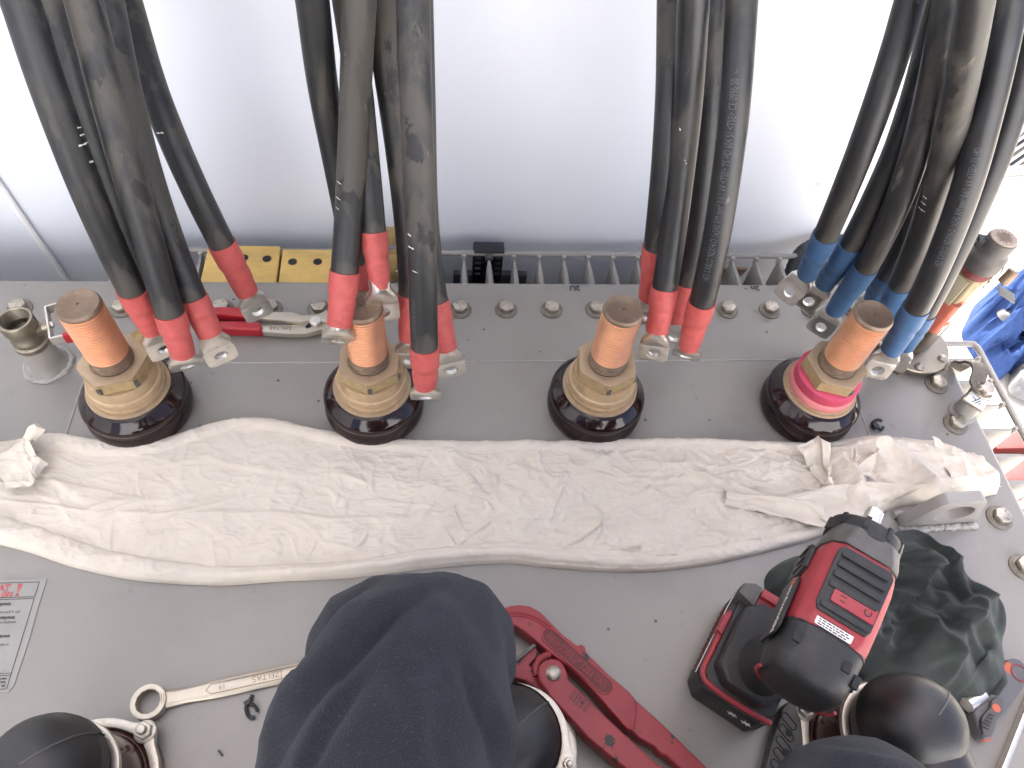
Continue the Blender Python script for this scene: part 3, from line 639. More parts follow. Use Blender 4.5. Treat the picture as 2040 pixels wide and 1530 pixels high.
def cable(label, P_, end, kind='red', lug='face', group='', r=.0138, jk='cable', text=None, marks=(), lugs=1.0, n_hint=None, sleeve_r=1.0):
    global cables
    A_ = np.array(list(P_) + [end], float); tt = np.concatenate([[0], np.cumsum(np.hypot(*np.diff(A_[:, :2], axis=0).T))]); tt /= tt[-1]; k_ = min(3, len(A_) - 2)
    A_ = np.stack([np.polyval(np.polyfit(tt, A_[:, 0], k_), tt), A_[:, 1], np.polyval(np.polyfit(tt, A_[:, 2], 2), tt)], 1)
    pts = [cpt(*p) for p in A_[:-1]]; e = cpt(*A_[-1])
    t0 = (pts[0] - pts[1]).normalized()
    up = pts[0] + t0 * .10; up2 = up + (t0 * .45 + Vector((0, .10, .9))).normalized() * .25; up3 = Vector((up2.x * 1.0, min(.80, up2.y + .08), 1.0)); up4 = Vector((up3.x, up3.y + .01, 2.1))
    full = crom([up4, up3, up2, up] + pts + [e], 10)
    iS = len(full) - 11                                    # index where the sleeve starts
    jack = full[:iS + 3]
    t = thing('power_cable', label, 'cable', full[iS], group)
    m = MB(); m.tube(jack, r, 20); build('jacket', m, MT[jk], t, smooth=60)
    # shrink sleeve: lip over the jacket, waist where the conductor ends, collar on the lug barrel
    sl = crom(full[iS:], 3); n = len(sl); sd0 = cables * 1.3; prof = []
    for i in range(n):
        u = i / (n - 1)
        rr = r * (1.085 if u < .36 else 1.085 - .13 * min(1, (u - .36) / .12)) 
        rr += r * .035 * math.exp(-((u - .58) / .06) ** 2) * (1 + .5 * math.sin(sd0)) - r * .08 * max(0, (u - .70) / .3)
        rr += r * .006 * math.sin(u * 23 + sd0) * (u > .3); prof.append(rr * sleeve_r)
    m = MB(); m.tube(sl, prof, 24); sv = build('heat_shrink_sleeve', m, MT[kind], t, smooth=60)
    # slight dents
    co = np.empty(len(sv.data.vertices) * 3); sv.data.vertices.foreach_get('co', co); co = co.reshape(-1, 3)
    fr_ = frames(sl); q = co.copy()
    for i in range(n):
        c = np.array(sl[i] - wloc(t)); ring = slice(i * 24, i * 24 + 24); u = i / (n - 1)
        ang = np.arange(24) * 2 * math.pi / 24; k = 1 + (.035 * np.sin(2 * ang + sd0 + 3 * u) + .02 * np.sin(3 * ang + 9 * u + sd0)) * min(1, max(0, (u - .3) * 3))
        if len(co) >= (i + 1) * 24: q[ring] = c + (co[ring] - c) * k[:, None]
    sv.data.vertices.foreach_set('co', q.ravel()); sv.data.update()
    a = (full[-1] - full[-4]).normalized(); view = (e - CAM).normalized()
    if lug == 'face': d = ((a - view * a.dot(view)).normalized() * .62 + view * .78).normalized(); nn = -view
    elif lug == 'edge': d = (view * .95 + a * .3).normalized(); nn = (a - d * a.dot(d)) * -1; nn = nn if nn.length > 1e-4 else -RY
    else: d = (a + Vector(lug[0]) * lug[2]).normalized(); nn = Vector(lug[1])
    lg = build('lug', lug_mesh(e, a, d, nn, lugs), MT['tin'], t, bevel=.0008, sharp=50, smooth=40)
    cum = np.concatenate([[0], np.cumsum([(jack[i + 1] - jack[i]).length for i in range(len(jack) - 1)])])
    Lj = cum[-1]
    if text:
        off, ang0, size, body = text; vs, fs = squeeze(body, size, .56); m = MB()
        m.add([surf(jack, cum, Lj - off - v.x, ang0 + v.y / r, r, .0003 + v.z) for v in vs], fs); build('cable_print', m, MT['print'], t)
    if marks:
        m = MB()
        for off, ang0, da, tk in marks:
            K = 6; b_ = len(m.v)
            for k in range(K + 1):
                aa = ang0 - da / 2 + da * k / K; w_ = tk * (.6 + .4 * math.sin(k * 2.1 + off * 90)) ; sl_ = off + .0012 * k / K
                m.v.append(surf(jack, cum, Lj - sl_ - w_ / 2, aa, r, .0004)); m.v.append(surf(jack, cum, Lj - sl_ + w_ / 2, aa, r, .0004))
            for k in range(K): m.f.append((b_ + 2 * k, b_ + 2 * k + 1, b_ + 2 * k + 3, b_ + 2 * k + 2))
        build('paint_mark', m, MT['chalk'], t)
    cables += 1; return t
g1 = 'black cables of the left bundle with red sleeves'
cable('leftmost black cable of the left bundle, nearest the valve', [(40, 0, 76), (95, 170, 72), (158, 340, 67), (213, 470, 62), (262, 575, 58)], (306, 655, 54), group=g1, lug='face', marks=[(.165, -.9, .9, .002), (.172, -1.0, .5, .0015), (.178, -.95, .4, .0015), (.150, -.9, .35, .0025)])
cable('shadowed black cable at the back of the left bundle with a chalk squiggle', [(114, 0, 66), (160, 170, 63), (215, 330, 59), (258, 460, 55), (285, 560, 52)], (318, 640, 49), group=g1, marks=[(.085, .75, .5, .0018), (.092, .85, .3, .003), (.10, .9, .22, .004), (.108, .9, .22, .004)])
cable('foremost dusty cable of the left bundle with a brown scrape, lug over the brown bushing', [(166, 0, 74), (210, 170, 70), (254, 340, 65), (304, 510, 60), (338, 622, 58)], (364, 705, 54), group=g1, lug='edge')
cable('second cable from the right in the left bundle, white loop mark above its red sleeve', [(213, 0, 66), (247, 170, 64), (292, 340, 60), (343, 490, 57), (382, 592, 56)], (420, 665, 53), group=g1, lug='face', marks=[(.060, .9, .35, .0018), (.066, 1.15, .3, .0018), (.192, .6, .5, .0026), (.204, .75, .35, .0026)])
cable('rightmost cable of the left bundle, its lug hanging alone over the yellow plate', [(252, 0, 60), (296, 150, 58), (334, 253, 57), (385, 370, 55), (442, 485, 54)], (493, 582, 48), group=g1, lug='face', marks=[(.135, .7, .6, .0022)])
g2 = 'black cables of the second bundle with red sleeves'
cable('left rear cable of the second bundle, curving behind its neighbours', [(622, 0, 69), (643, 170, 62), (668, 310, 57), (692, 430, 53), (706, 520, 51)], (716, 590, 49), group=g2)
cable('short rear cable of the second bundle with a dark red sleeve over the stud end', [(690, 0, 66), (716, 180, 62), (731, 330, 59), (745, 460, 57)], (757, 572, 55), group=g2, r=.0122, lug='face', lugs=1.02)
cable('smooth dusty cable of the second bundle whose lug touches the pliers', [(716, 0, 70), (712, 100, 66), (708, 200, 64), (702, 300, 61), (694, 433, 58), (688, 540, 56)], (676, 648, 55), group=g2, lug='edge', marks=[(.085, .9, .45, .0016), (.100, .85, .4, .0016), (.075, .9, .3, .0014)])
cable('scuffed middle cable of the second bundle, mostly behind the frontmost one', [(757, 0, 66), (773, 140, 63), (795, 283, 59), (810, 407, 55), (815, 500, 53), (818, 583, 51)], (818, 675, 50), group=g2, lug='face')
cable('frontmost cable of the second bundle, its red sleeve hanging lowest', [(823, 0, 70), (827, 170, 69), (835, 340, 64), (840, 510, 59), (845, 690, 55)], (848, 768, 53), group=g2, lug='edge', marks=[(.128, .75, .5, .0016), (.140, .85, .3, .002), (.105, .5, .4, .001)], text=(.004, .55, .0080, 'HES KABLO N2XH-O 1x240 RM mm\u00b2'))
cable('rear right cable of the second bundle, only its bright red sleeve in view', [(834, 0, 60), (840, 200, 57), (846, 400, 54), (856, 520, 52), (868, 600, 51)], (890, 695, 49), group=g2, lug='face')
g3 = 'black cables of the third bundle with red sleeves'
cable('rear left cable of the third bundle with peeled dust and the highest red sleeve', [(1338, 0, 60), (1335, 170, 58), (1327, 300, 56), (1317, 400, 54), (1308, 490, 52)], (1293, 592, 47), group=g3, lug='face')
cable('second cable of the third bundle, holed lug facing forward beside the copper stud', [(1381, 0, 65), (1376, 150, 62), (1363, 267, 58), (1343, 440, 53), (1327, 572, 51)], (1308, 660, 50), group=g3, jk='cable2', lug='face', marks=[(.152, -.3, .06, .0014), (.155, -.2, .05, .0012), (.185, .35, .12, .003)])
cable('shadowed cable of the third bundle between its two front neighbours', [(1418, 0, 58), (1414, 200, 55), (1403, 330, 52), (1387, 450, 49), (1369, 560, 47)], (1350, 636, 44), group=g3, lug='face')
cable('rightmost cable of the third bundle with a long line of grey print', [(1477, 0, 66), (1469, 167, 63), (1455, 283, 60), (1434, 430, 57), (1417, 520, 55), (1401, 600, 53)], (1371, 690, 48), group=g3, jk='cable2', lug='edge', text=(.048, -.10, .0095, TXT_CABLE))
g4 = 'black cables of the right bundle with blue sleeves'
cable('leftmost cable of the right bundle, scratched, with the highest blue sleeve', [(1812, 0, 62), (1788, 100, 60), (1743, 217, 57), (1699, 333, 54), (1650, 467, 50)], (1605, 546, 43), kind='blue', group=g4, lug=((-.7, -.3, -.2), (-.2, -.5, .8), .9))
cable('second cable from the left in the right bundle, lug twisted open', [(1872, 0, 60), (1850, 100, 58), (1817, 217, 56), (1770, 333, 53), (1699, 485, 48)], (1642, 566, 42), kind='blue', group=g4, lug=((-.6, -.3, -.3), (-.1, -.6, .75), .8))
cable('rust-speckled cable of the right bundle, lug reaching behind the fourth stud', [(1893, 0, 66), (1872, 100, 62), (1848, 217, 59), (1814, 333, 55), (1776, 430, 52), (1726, 530, 47)], (1664, 618, 42), kind='blue', group=g4, lug=((-.5, -.3, -.3), (-.3, -.5, .7), .6))
cable('hidden cable deep in the right bundle with a dark blue sleeve', [(1915, 0, 58), (1878, 217, 55), (1838, 350, 50), (1803, 470, 46), (1768, 545, 43)], (1738, 592, 41), kind='blue', group=g4)
cable('large dusty cable in the middle of the right bundle with three pale ticks', [(1943, 0, 73), (1928, 100, 70), (1905, 217, 63), (1876, 333, 57), (1838, 460, 50), (1794, 566, 47)], (1762, 628, 43), kind='blue', group=g4, marks=[(.165, .55, .6, .0022), (.175, .55, .45, .002), (.184, .55, .35, .002)])
cable('smooth front cable of the right bundle, lowest blue sleeve beside the oil gauge', [(2012, 0, 67), (1997, 100, 65), (1967, 200, 63), (1940, 333, 60), (1905, 433, 57), (1864, 535, 52), (1824, 612, 50)], (1776, 697, 47), kind='blue', group=g4, jk='cable2', lug=((-.4, -.2, -.2), (-.1, -.5, .8), .5), text=(.085, -.25, .0090, 'HES KABLO N2XH-O 1x240 RM mm\u00b2 0.6/1 kV <TSE> TS HD'))
cable('outermost right cable of the right bundle, half behind the front one', [(2066, 0, 60), (2035, 150, 57), (1996, 290, 55), (1948, 400, 52), (1888, 530, 48), (1842, 622, 45)], (1800, 690, 43), kind='blue', group=g4, jk='cable2')
# ------------------------------------------------------------------ cloth: numpy noise fields
def _h(ix, iy, s): 
    n = (ix * 374761393 + iy * 668265263 + s * 974711) & 0xffffffff; n = ((n ^ (n >> 13)) * 1274126177) & 0xffffffff; return ((n ^ (n >> 16)) & 0xffff) / 65535.0
def vn(x, y, s=0):
    ix = np.floor(x).astype(np.int64); iy = np.floor(y).astype(np.int64); fx = x - ix; fy = y - iy; fx = fx * fx * (3 - 2 * fx); fy = fy * fy * (3 - 2 * fy)
    a = _h(ix, iy, s); b = _h(ix + 1, iy, s); c = _h(ix, iy + 1, s); d = _h(ix + 1, iy + 1, s)
    return (a * (1 - fx) + b * fx) * (1 - fy) + (c * (1 - fx) + d * fx) * fy
def fbm(x, y, s=0, o=4):
    r = 0; a = .5
    for k in range(o): r = r + a * vn(x * 2 ** k, y * 2 ** k, s + k * 17); a *= .5
    return r
def ridged(x, y, s=0, o=3):
    r = 0; a = .5
    for k in range(o): r = r + a * (1 - np.abs(2 * vn(x * 2 ** k + 3.1 * k, y * 2 ** k, s + k * 31) - 1)) ** 2.2; a *= .5
    return r
def creases(x, y, n, box, L_, wd, hgt, seed, ang=None, spread=1.5):
    """sharp random fold lines: one steep and one soft side"""
    R_ = np.random.default_rng(seed); z = np.zeros_like(x)
    for _ in range(n):
        cx, cy = R_.uniform(box[0], box[1]), R_.uniform(box[2], box[3]); a = (ang if ang is not None else 0) + R_.normal(0, spread); l = L_ * R_.uniform(.4, 1.3); w_ = wd * R_.uniform(.5, 1.6); h_ = hgt * R_.uniform(.3, 1.2)
        dx, dy = x - cx, y - cy; u = dx * math.cos(a) + dy * math.sin(a); v = -dx * math.sin(a) + dy * math.cos(a) + .25 * u * u / l * R_.normal()
        z += h_ * np.exp(-(u / l) ** 2 * 3) * np.where(v > 0, np.exp(-v / w_), np.exp(-(v / (w_ * .35)) ** 2))
    return z
def grid_mesh(m, X, Y, Z):
    b = len(m.v); n0, n1 = X.shape
    for p in np.stack([X, Y, Z], -1).reshape(-1, 3): m.v.append(Vector(p))
    for i in range(n0 - 1):
        for j in range(n1 - 1): q = b + i * n1 + j; m.f.append((q, q + 1, q + n1 + 1, q + n1))
    return m
top = [(-190, 905), (-60, 893), (20, 886), (75, 872), (125, 868), (200, 880), (300, 882), (360, 868), (430, 846), (500, 836), (560, 842), (620, 856), (700, 870), (800, 879), (900, 883), (1050, 882), (1100, 884), (1200, 882), (1290, 880), (1400, 879), (1500, 884), (1590, 886), (1640, 884), (1700, 876), (1780, 876), (1850, 884), (1900, 900), (1950, 930), (1985, 960)]
bot = [(-190, 1050), (-60, 1070), (0, 1086), (60, 1102), (150, 1132), (250, 1154), (350, 1164), (450, 1167), (550, 1160), (700, 1152), (850, 1134), (1000, 1123), (1100, 1132), (1200, 1139), (1300, 1139), (1400, 1127), (1500, 1107), (1600, 1080), (1680, 1052), (1740, 1030), (1800, 1010), (1880, 1000), (1940, 994), (1985, 985)]
def edge_curve(L_, n):
    P_ = np.array([tuple(G(a, b, 0))[:2] for a, b in L_]); q = np.array(crom2([tuple(p) for p in P_], 10)); s_ = np.concatenate([[0], np.cumsum(np.hypot(*np.diff(q, axis=0).T))]); s_ /= s_[-1]
    # parametrise by x so the two edges stay matched
    xs = np.linspace(q[0, 0], q[-1, 0], n); return xs, np.interp(xs, q[:, 0], q[:, 1])
NU, NV = 900, 210
xt, yt = edge_curve(top, NU); xb, yb = edge_curve(bot, NU)
v = np.linspace(0, 1, NV)[None, :]; X = xt[:, None] * (1 - v) + xb[:, None] * v; Y = yt[:, None] * (1 - v) + yb[:, None] * v
u = np.linspace(0, 1, NU)[:, None] * np.ones_like(v); V = v * np.ones_like(u); span = (yt - yb)[:, None]
dist_t, dist_b = V * span, (1 - V) * span
Z_ = np.full_like(X, .0022)
Z_ += .0035 * np.clip(fbm(X * 7, Y * 22, 3), 0, 1)                             # broad sag
wy = Y + .012 * (fbm(X * 5, Y * 5, 9) - .5) * 2
for k, (vc, a) in enumerate(((.36, .0036), (.62, .0030))):   # long folds
    vv = V - vc - .16 * (fbm(X * 6 + k * 9, Y * 0 + k, 20 + k, 3) - .5) * 2 - .03 * np.sin(X * 9 + k)
    Z_ += a * np.where(vv > 0, np.exp(-vv / .045), np.exp(-(vv / .018) ** 2)) * np.clip(fbm(X * 5 + 4 * k, V * 0, 40 + k, 2) * 2 - .35, .05, 1)
amp = np.clip((X + .30) / .35, .30, 1.0)
Z_ += amp * (.0092 * ridged(X * 20 + 3 * fbm(X * 11, Y * 11, 61), Y * 27 + X * 8 + 3 * fbm(X * 9, Y * 9, 62), 60, 4) - .0012)
Z_ += amp * creases(X, Y, 260, (-.45, .58, .28, .48), .034, .0065, .0040, 5, ang=.5, spread=1.0) + creases(X, Y, 40, (-.5, .58, .28, .48), .09, .010, .0040, 6, ang=0, spread=.3)
Z_ += amp * .0040 * ridged(X * 48 + 2 * fbm(X * 30, Y * 30, 8), Y * 70, 77, 3)
# rolled hems along both long edges
wt = .017 + .004 * np.sin(X * 9 + 1) + .008 * np.clip(-(X + .05) * 3, 0, 1) * 1.0; wb = .021 + .004 * np.sin(X * 11) + .010 * np.clip(-(X + .2) * 3, 0, 1)
def roll(d, w_, h_):
    q = np.clip(d / w_, 0, 1); return h_ * np.sqrt(np.clip(1 - (2 * q - 1) ** 2, 0, 1)) ** .8
tex = .0042 * ridged(X * 30 + Y * 22, Y * 45 - X * 16, 90, 3) + .0016 * ridged(X * 80, Y * 60, 95, 2)
rt_ = roll(dist_t, wt, .0105 + .002 * np.sin(X * 7)); rb_ = roll(dist_b, wb, .0110 + .002 * np.sin(X * 8 + 2))
Z_ = np.where(dist_t < wt, np.maximum(rt_ + tex * (rt_ > .004), Z_ * (dist_t > wt * .6)), Z_); Z_ = np.where(dist_b < wb, np.maximum(rb_ + tex * (rb_ > .004), Z_ * (dist_b > wb * .6)), Z_)
# second, smaller roll line inside the bottom hem at the middle
Z_ += roll(np.clip(dist_b - wb * .15, 0, 1), wb * .45, .004) * np.clip(np.sin(X * 5 + 1.4), 0, 1)
# bunched ends
rr_ = np.clip((X - .45) / .08, 0, 1); rr_ = rr_ * rr_ * (3 - 2 * rr_)
fd = np.minimum(dist_t, dist_b); tap = np.clip(fd / .018, 0, 1)
bun = .012 + .030 * ridged(X * 13 + 1.2 * fbm(X * 10, Y * 10, 5), Y * 9 + X * 6 + 1.2 * fbm(X * 8, Y * 8, 7), 11, 3) + .006 * ridged(X * 45, Y * 40, 12, 2)
Z_ = Z_ * (1 - rr_ * .7) + rr_ * bun * tap ** .6
rl = np.clip((-.44 - X) / .08, 0, 1); rl = rl * rl * (3 - 2 * rl)
bun2 = .010 + .030 * ridged(X * 8 + 1.1 * fbm(X * 7, Y * 7, 15), Y * 8 - X * 5 + 1.0 * fbm(X * 6, Y * 6, 17), 21, 3)
Z_ = Z_ * (1 - rl * .6) + rl * bun2 * tap ** .6
endtap = np.clip(np.minimum(u, 1 - u) / .012, 0, 1) ** .5
Z_ = .0008 + (Z_ - .0008) * endtap
Z_[:, 0] = .0005; Z_[:, -1] = .0005
m = MB(); grid_mesh(m, X, Y, Z_)
# loose flap folded back over the right part, twisted corner at the left, standing tuck at the right
def flap(px, zs, n=46, seed=1, amp_=.006, thick=.0012):
    """four photo corners with heights -> rippled sheet"""
    a, b, c, d = [np.array(tuple(G(x, y, z))) for (x, y), z in zip(px, zs)]
    U_, V_ = np.meshgrid(np.linspace(0, 1, n), np.linspace(0, 1, n), indexing='ij')
    Q = a * ((1 - U_) * (1 - V_))[..., None] + b * (U_ * (1 - V_))[..., None] + c * (U_ * V_)[..., None] + d * ((1 - U_) * V_)[..., None]
    rip = amp_ * (ridged(U_ * 2.2 + seed, V_ * 3.1 + fbm(U_ * 3, V_ * 3, seed), seed, 3) - .3) + .5 * amp_ * np.sin(V_ * 9 + 3 * U_ + seed)
    Q[..., 2] += rip; Q[..., 0] += .6 * amp_ * np.sin(U_ * 7 + seed); Q[..., 1] += .8 * amp_ * np.sin(U_ * 5 + V_ * 4 + seed)
    grid_mesh(m, Q[..., 0], Q[..., 1], Q[..., 2])
flap([(1440, 948), (1640, 1010), (1660, 1050), (1445, 1012)], (.012, .022, .024, .012), seed=3)
flap([(1590, 880), (1655, 880), (1660, 965), (1640, 968)], (.026, .034, .028, .012), seed=5, amp_=.008)
flap([(1690, 905), (1750, 890), (1740, 950), (1690, 958)], (.030, .037, .030, .018), seed=8, amp_=.008)
flap([(1560, 985), (1840, 960), (1860, 985), (1650, 1045)], (.018, .026, .010, .018), seed=12, amp_=.007)
flap([(1850, 880), (1940, 900), (1985, 965), (1890, 965)], (.026, .020, .010, .026), seed=14, amp_=.007)
flap([(-20, 905), (70, 870), (100, 930), (20, 985)], (.020, .030, .024, .018), seed=17, amp_=.008)
tw = crom([G(20, 905, .012), G(48, 880, .026), G(66, 862, .040), (G(80, 850, .052))], 8)
rings = []
for i, p in enumerate(tw):
    k = i / (len(tw) - 1); hw = .0135 * (1 - k) + .0062 * k; a = .6 + 1.9 * k
    U_ = (RX * math.cos(a) + Vector((0, .3, .9)) * math.sin(a)).normalized(); W_ = Vector((.3, -.9, .4)).normalized()
    rings.append([p + U_ * hw * math.cos(t_) + W_ * hw * .45 * math.sin(t_) * (1 + .3 * math.sin(3 * t_ + 5 * k)) for t_ in (2 * math.pi * j / 20 for j in range(20))])
m.loft(rings)
solo('white_cloth', m, MT['cloth'], 'long crumpled white cotton cloth lying across the grey cover below the bushings', 'cloth', smooth=75)

def heap(name, outline, zb, hgt, material, label, cat, seed, fs=16, warp=1.3, ns=170, nr=60, fold=.55, aniso=(1, 1.6), rot=0.0, amp2=.25):
    """crumpled garment: polar grid over a traced outline with deep warped folds"""
    P_ = [tuple(G(a, b, zb))[:2] for a, b in outline]; q = np.array(closed2(P_, 10)); c = q.mean(0)
    s_ = np.concatenate([[0], np.cumsum(np.hypot(*np.diff(np.vstack([q, q[:1]]), axis=0).T))]); tt = np.linspace(0, s_[-1], ns, endpoint=False); qq = np.vstack([q, q[:1]])
    bx, by = np.interp(tt, s_, qq[:, 0]), np.interp(tt, s_, qq[:, 1])
    r_ = np.linspace(1, .0, nr) ** .8; X = c[0] + (bx - c[0])[None] * r_[:, None]; Y = c[1] + (by - c[1])[None] * r_[:, None]
    x, y = X * math.cos(rot) + Y * math.sin(rot), -X * math.sin(rot) + Y * math.cos(rot)
    wx = x * fs * aniso[0] + warp * fbm(x * fs * .6, y * fs * .6, seed); wy_ = y * fs * aniso[1] + warp * fbm(x * fs * .6 + 7, y * fs * .6, seed + 3)
    rg_ = ridged(wx, wy_, seed, 2) / .80; edge = np.clip(1 - r_[:, None] ** 4.0, 0, 1) ** .5
    Zz = zb + hgt * edge * ((1 - fold) + fold * rg_ + amp2 * (fbm(x * fs * .5, y * fs * .5, seed + 9) - .5)) + .0015 * ridged(x * 120, y * 120, seed + 5, 2) * edge
    if name == 'blue_garment':
        bx_ = (X.min(), X.max(), Y.min(), Y.max()); Zz = Zz + edge * (creases(X, Y, 50, bx_, .22, .030, .060, seed + 2, ang=.6, spread=1.2) + creases(X, Y, 60, bx_, .09, .014, .022, seed + 4, ang=.3, spread=1.2))
    if name == 'green_garment':
        bx_ = (X.min(), X.max(), Y.min(), Y.max()); Zz = Zz + edge * (creases(X, Y, 34, bx_, .10, .018, .020, seed + 2, ang=-.9, spread=.5) + creases(X, Y, 22, bx_, .05, .010, .008, seed + 4, ang=.3, spread=.9))
        for _ in range(10):
            Zz[1:-1] = (Zz[:-2] + Zz[2:] + np.roll(Zz, 1, 1)[1:-1] + np.roll(Zz, -1, 1)[1:-1] + 2 * Zz[1:-1]) / 6
    Zz = np.maximum(Zz, zb + .0004)
    push = .35 * hgt * (rg_ - .5) * edge; X = X + push * np.cos(seed + 3 * rg_); Y = Y + push * np.sin(seed * 2 + 3 * rg_)
    m = MB(); b = 0
    for p in np.stack([X, Y, Zz], -1).reshape(-1, 3): m.v.append(Vector(p))
    for i in range(nr - 1):
        for j in range(ns): k = (j + 1) % ns; m.f.append((i * ns + j, i * ns + k, (i + 1) * ns + k, (i + 1) * ns + j))
    return solo(name, m, material, label, cat, smooth=80)
heap('green_garment', [(1522, 1158), (1560, 1118), (1640, 1096), (1740, 1075), (1800, 1062), (1835, 1100), (1880, 1160), (1940, 1200), (1985, 1225), (1990, 1290), (1990, 1350), (1970, 1400), (1900, 1400), (1800, 1372), (1700, 1350), (1610, 1290), (1548, 1225)], 0, .048, MT['green'], 'dark green knitted garment crumpled under the red impact wrench', 'garment', 4, fs=17, rot=.7, aniso=(.7, 1.7), fold=.74, warp=1.5, ns=300, nr=110)
heap('blue_garment', [(1925, 640), (1950, 600), (2010, 592), (2075, 600), (2110, 660), (2110, 740), (2050, 770), (2005, 742), (1985, 760), (1950, 728), (1930, 700), (1915, 668)], -1.3, .20, MT['bluecloth'], 'blue work clothes lying crumpled on the sunny ground beyond the cover', 'garment', 9, fs=11, nr=90, ns=240)
heap('white_rag', [(1990, 618), (2040, 612), (2090, 650), (2070, 670), (2020, 650), (1992, 636)], -1.14, .05, MT['ragwhite'], 'white rag lying on top of the blue work clothes', 'rag', 13, fs=16, ns=60, nr=20)
heap('white_rag', [(2010, 760), (2040, 705), (2090, 690), (2090, 800), (2020, 790)], -1.28, .12, MT['ragwhite'], 'white rag in front of the blue work clothes by the fins', 'rag', 15, fs=14, ns=60, nr=20)
# ------------------------------------------------------------------ water-pump pliers lying behind the bushings
def z4(L): return [(380 + a / 3.923, 440 + b / 3.923) for a, b in L]
t = thing('pump_pliers', 'steel water pump pliers with red dipped handles lying behind the bushings', 'pliers', G(540, 640))
m = MB(); m.prism(gp(z4([(60, 700), (225, 688), (380, 690), (450, 716), (525, 740), (520, 778), (400, 765), (240, 748), (60, 760)]), .014), .003, .020); build('handle_grip', m, MT['gripred'], t, bevel=.004, bseg=3)
m = MB(); m.prism(gp(z4([(60, 800), (280, 800), (540, 800), (562, 838), (556, 872), (290, 862), (60, 858)]), .012), .001, .018); build('handle_grip', m, MT['gripred'], t, bevel=.004, bseg=3)
m = MB(); m.prism(gp(z4([(515, 742), (640, 716), (790, 718), (868, 742), (990, 738), (1060, 702), (1160, 700), (1230, 760), (1120, 800), (1010, 790), (960, 775), (860, 800), (700, 780), (520, 772)]), .017), .010, .019); a1 = build('upper_arm', m, MT['chrome'], t, bevel=.0016)
m = MB(); m.prism(gp(z4([(530, 820), (660, 815), (790, 812), (890, 788), (960, 756), (1040, 768), (1080, 800), (1190, 810), (1180, 850), (1010, 852), (960, 866), (900, 882), (760, 884), (560, 868)]), .013), .004, .0135); a2 = build('lower_arm', m, MT['chrome'], t, bevel=.0016)
m = MB(); m.prism(gp(z4([(892, 822), (930, 796), (985, 768), (1000, 790), (950, 826), (905, 842)]), .0138), .0132, .0139); build('slot', m, MT['dark'], a2)
m = MB(); p = G(*z4([(972, 778)])[0], .019); m.lathe(p, [(.0075, -.012), (.0075, 0), (.006, .0015), (.001, .0018)], 20); build('pivot', m, MT['steel'], t)
m = MB(); a, b = [G(*q, .0142) for q in z4([(620, 838), (800, 838)])]; U_ = (b - a).normalized(); put_text(m, '\u0130ZELTA\u015e', .0072, G(*z4([(790, 826)])[0], .0138), -U_, Vector((U_.y, -U_.x, 0)), (0, 0, 1), lift=.0001); build('stamped_name', m, MT['printdark'], a2)

# ------------------------------------------------------------------ combination spanner, partly under the knee
c = G(297, 1399, .008); e = G(700, 1312, .006); U_ = (e - c); U_.z = 0; Ln = U_.length; U_.normalize(); W_ = Vector((-U_.y, U_.x, 0)); Zv = Vector((0, 0, 1))
t = thing('combination_spanner', 'matte steel ring spanner lying by the knee, size 19 stamped upside down', 'spanner', Vector((c.x, c.y, 0)))
K = 72; Ro, Ri = .0162, .0108
def ring_pts(r_, kk=0): return [(r_ * (1 + kk * math.cos(12 * 2 * math.pi * j / K)) * math.cos(2 * math.pi * j / K), r_ * (1 + kk * math.cos(12 * 2 * math.pi * j / K)) * math.sin(2 * math.pi * j / K)) for j in range(K)]
m = MB(); m.plate(ring_pts(Ro), ring_pts(Ri, .02), 0, .0115, (Vector((c.x, c.y, .0005)), U_, W_, Zv)); rg = build('ring_end', m, MT['chrome'], t, bevel=.0012, sharp=50)
m = MB(); st = [(.0145, .0085, .0085), (.020, .0080, .0075), (.032, .0072, .0060), (.045, .0080, .0055), (.058, .0088, .0052), (.075, .0090, .0050), (Ln, .0085, .0050)]
m.loft([[Vector((c.x, c.y, .0012)) + U_ * s_ + W_ * (a * hw) + Zv * z_ for a, z_ in ((-.72, 0), (.72, 0), (1, h_ * .35), (1, h_ * .65), (.62, h_), (-.62, h_), (-1, h_ * .65), (-1, h_ * .35))] for s_, hw, h_ in st]); sh = build('shank', m, MT['chrome'], t, bevel=.0006, smooth=40)
m = MB(); fr = (Vector((c.x, c.y, 0)), U_, W_, Zv)
pan = [(.051, -.0003), (.056, .0046), (Ln, .0046), (Ln, -.0046), (.056, -.0046)]
for a, b in ((0, 1), (1, 2), (4, 3), (0, 4)): 
    A = fr[0] + U_ * pan[a][0] + W_ * pan[a][1] + Zv * .0066; Bq = fr[0] + U_ * pan[b][0] + W_ * pan[b][1] + Zv * .0066; m.bar(A, Bq, .0007, .0006)
put_text(m, '19', .0068, fr[0] + U_ * .0695 + W_ * .0024 + Zv * .0063, -U_, -W_, Zv, lift=.0001)
put_text(m, '\u0130ZELTA\u015e', .0075, fr[0] + U_ * .1235 + W_ * .0030 + Zv * .0063, -U_, -W_, Zv, lift=.0001)
build('stamped_name', m, MT['tarnish'], sh)
m = MB(); a = fr[0] + U_ * .0133 + Zv * .0121
for d_ in (-.0011, .0011): m.bar(a + W_ * -.0042 + U_ * d_, a + W_ * .0042 + U_ * d_, .0005, .0003)
build('stamped_arrow', m, MT['tarnish'], rg)
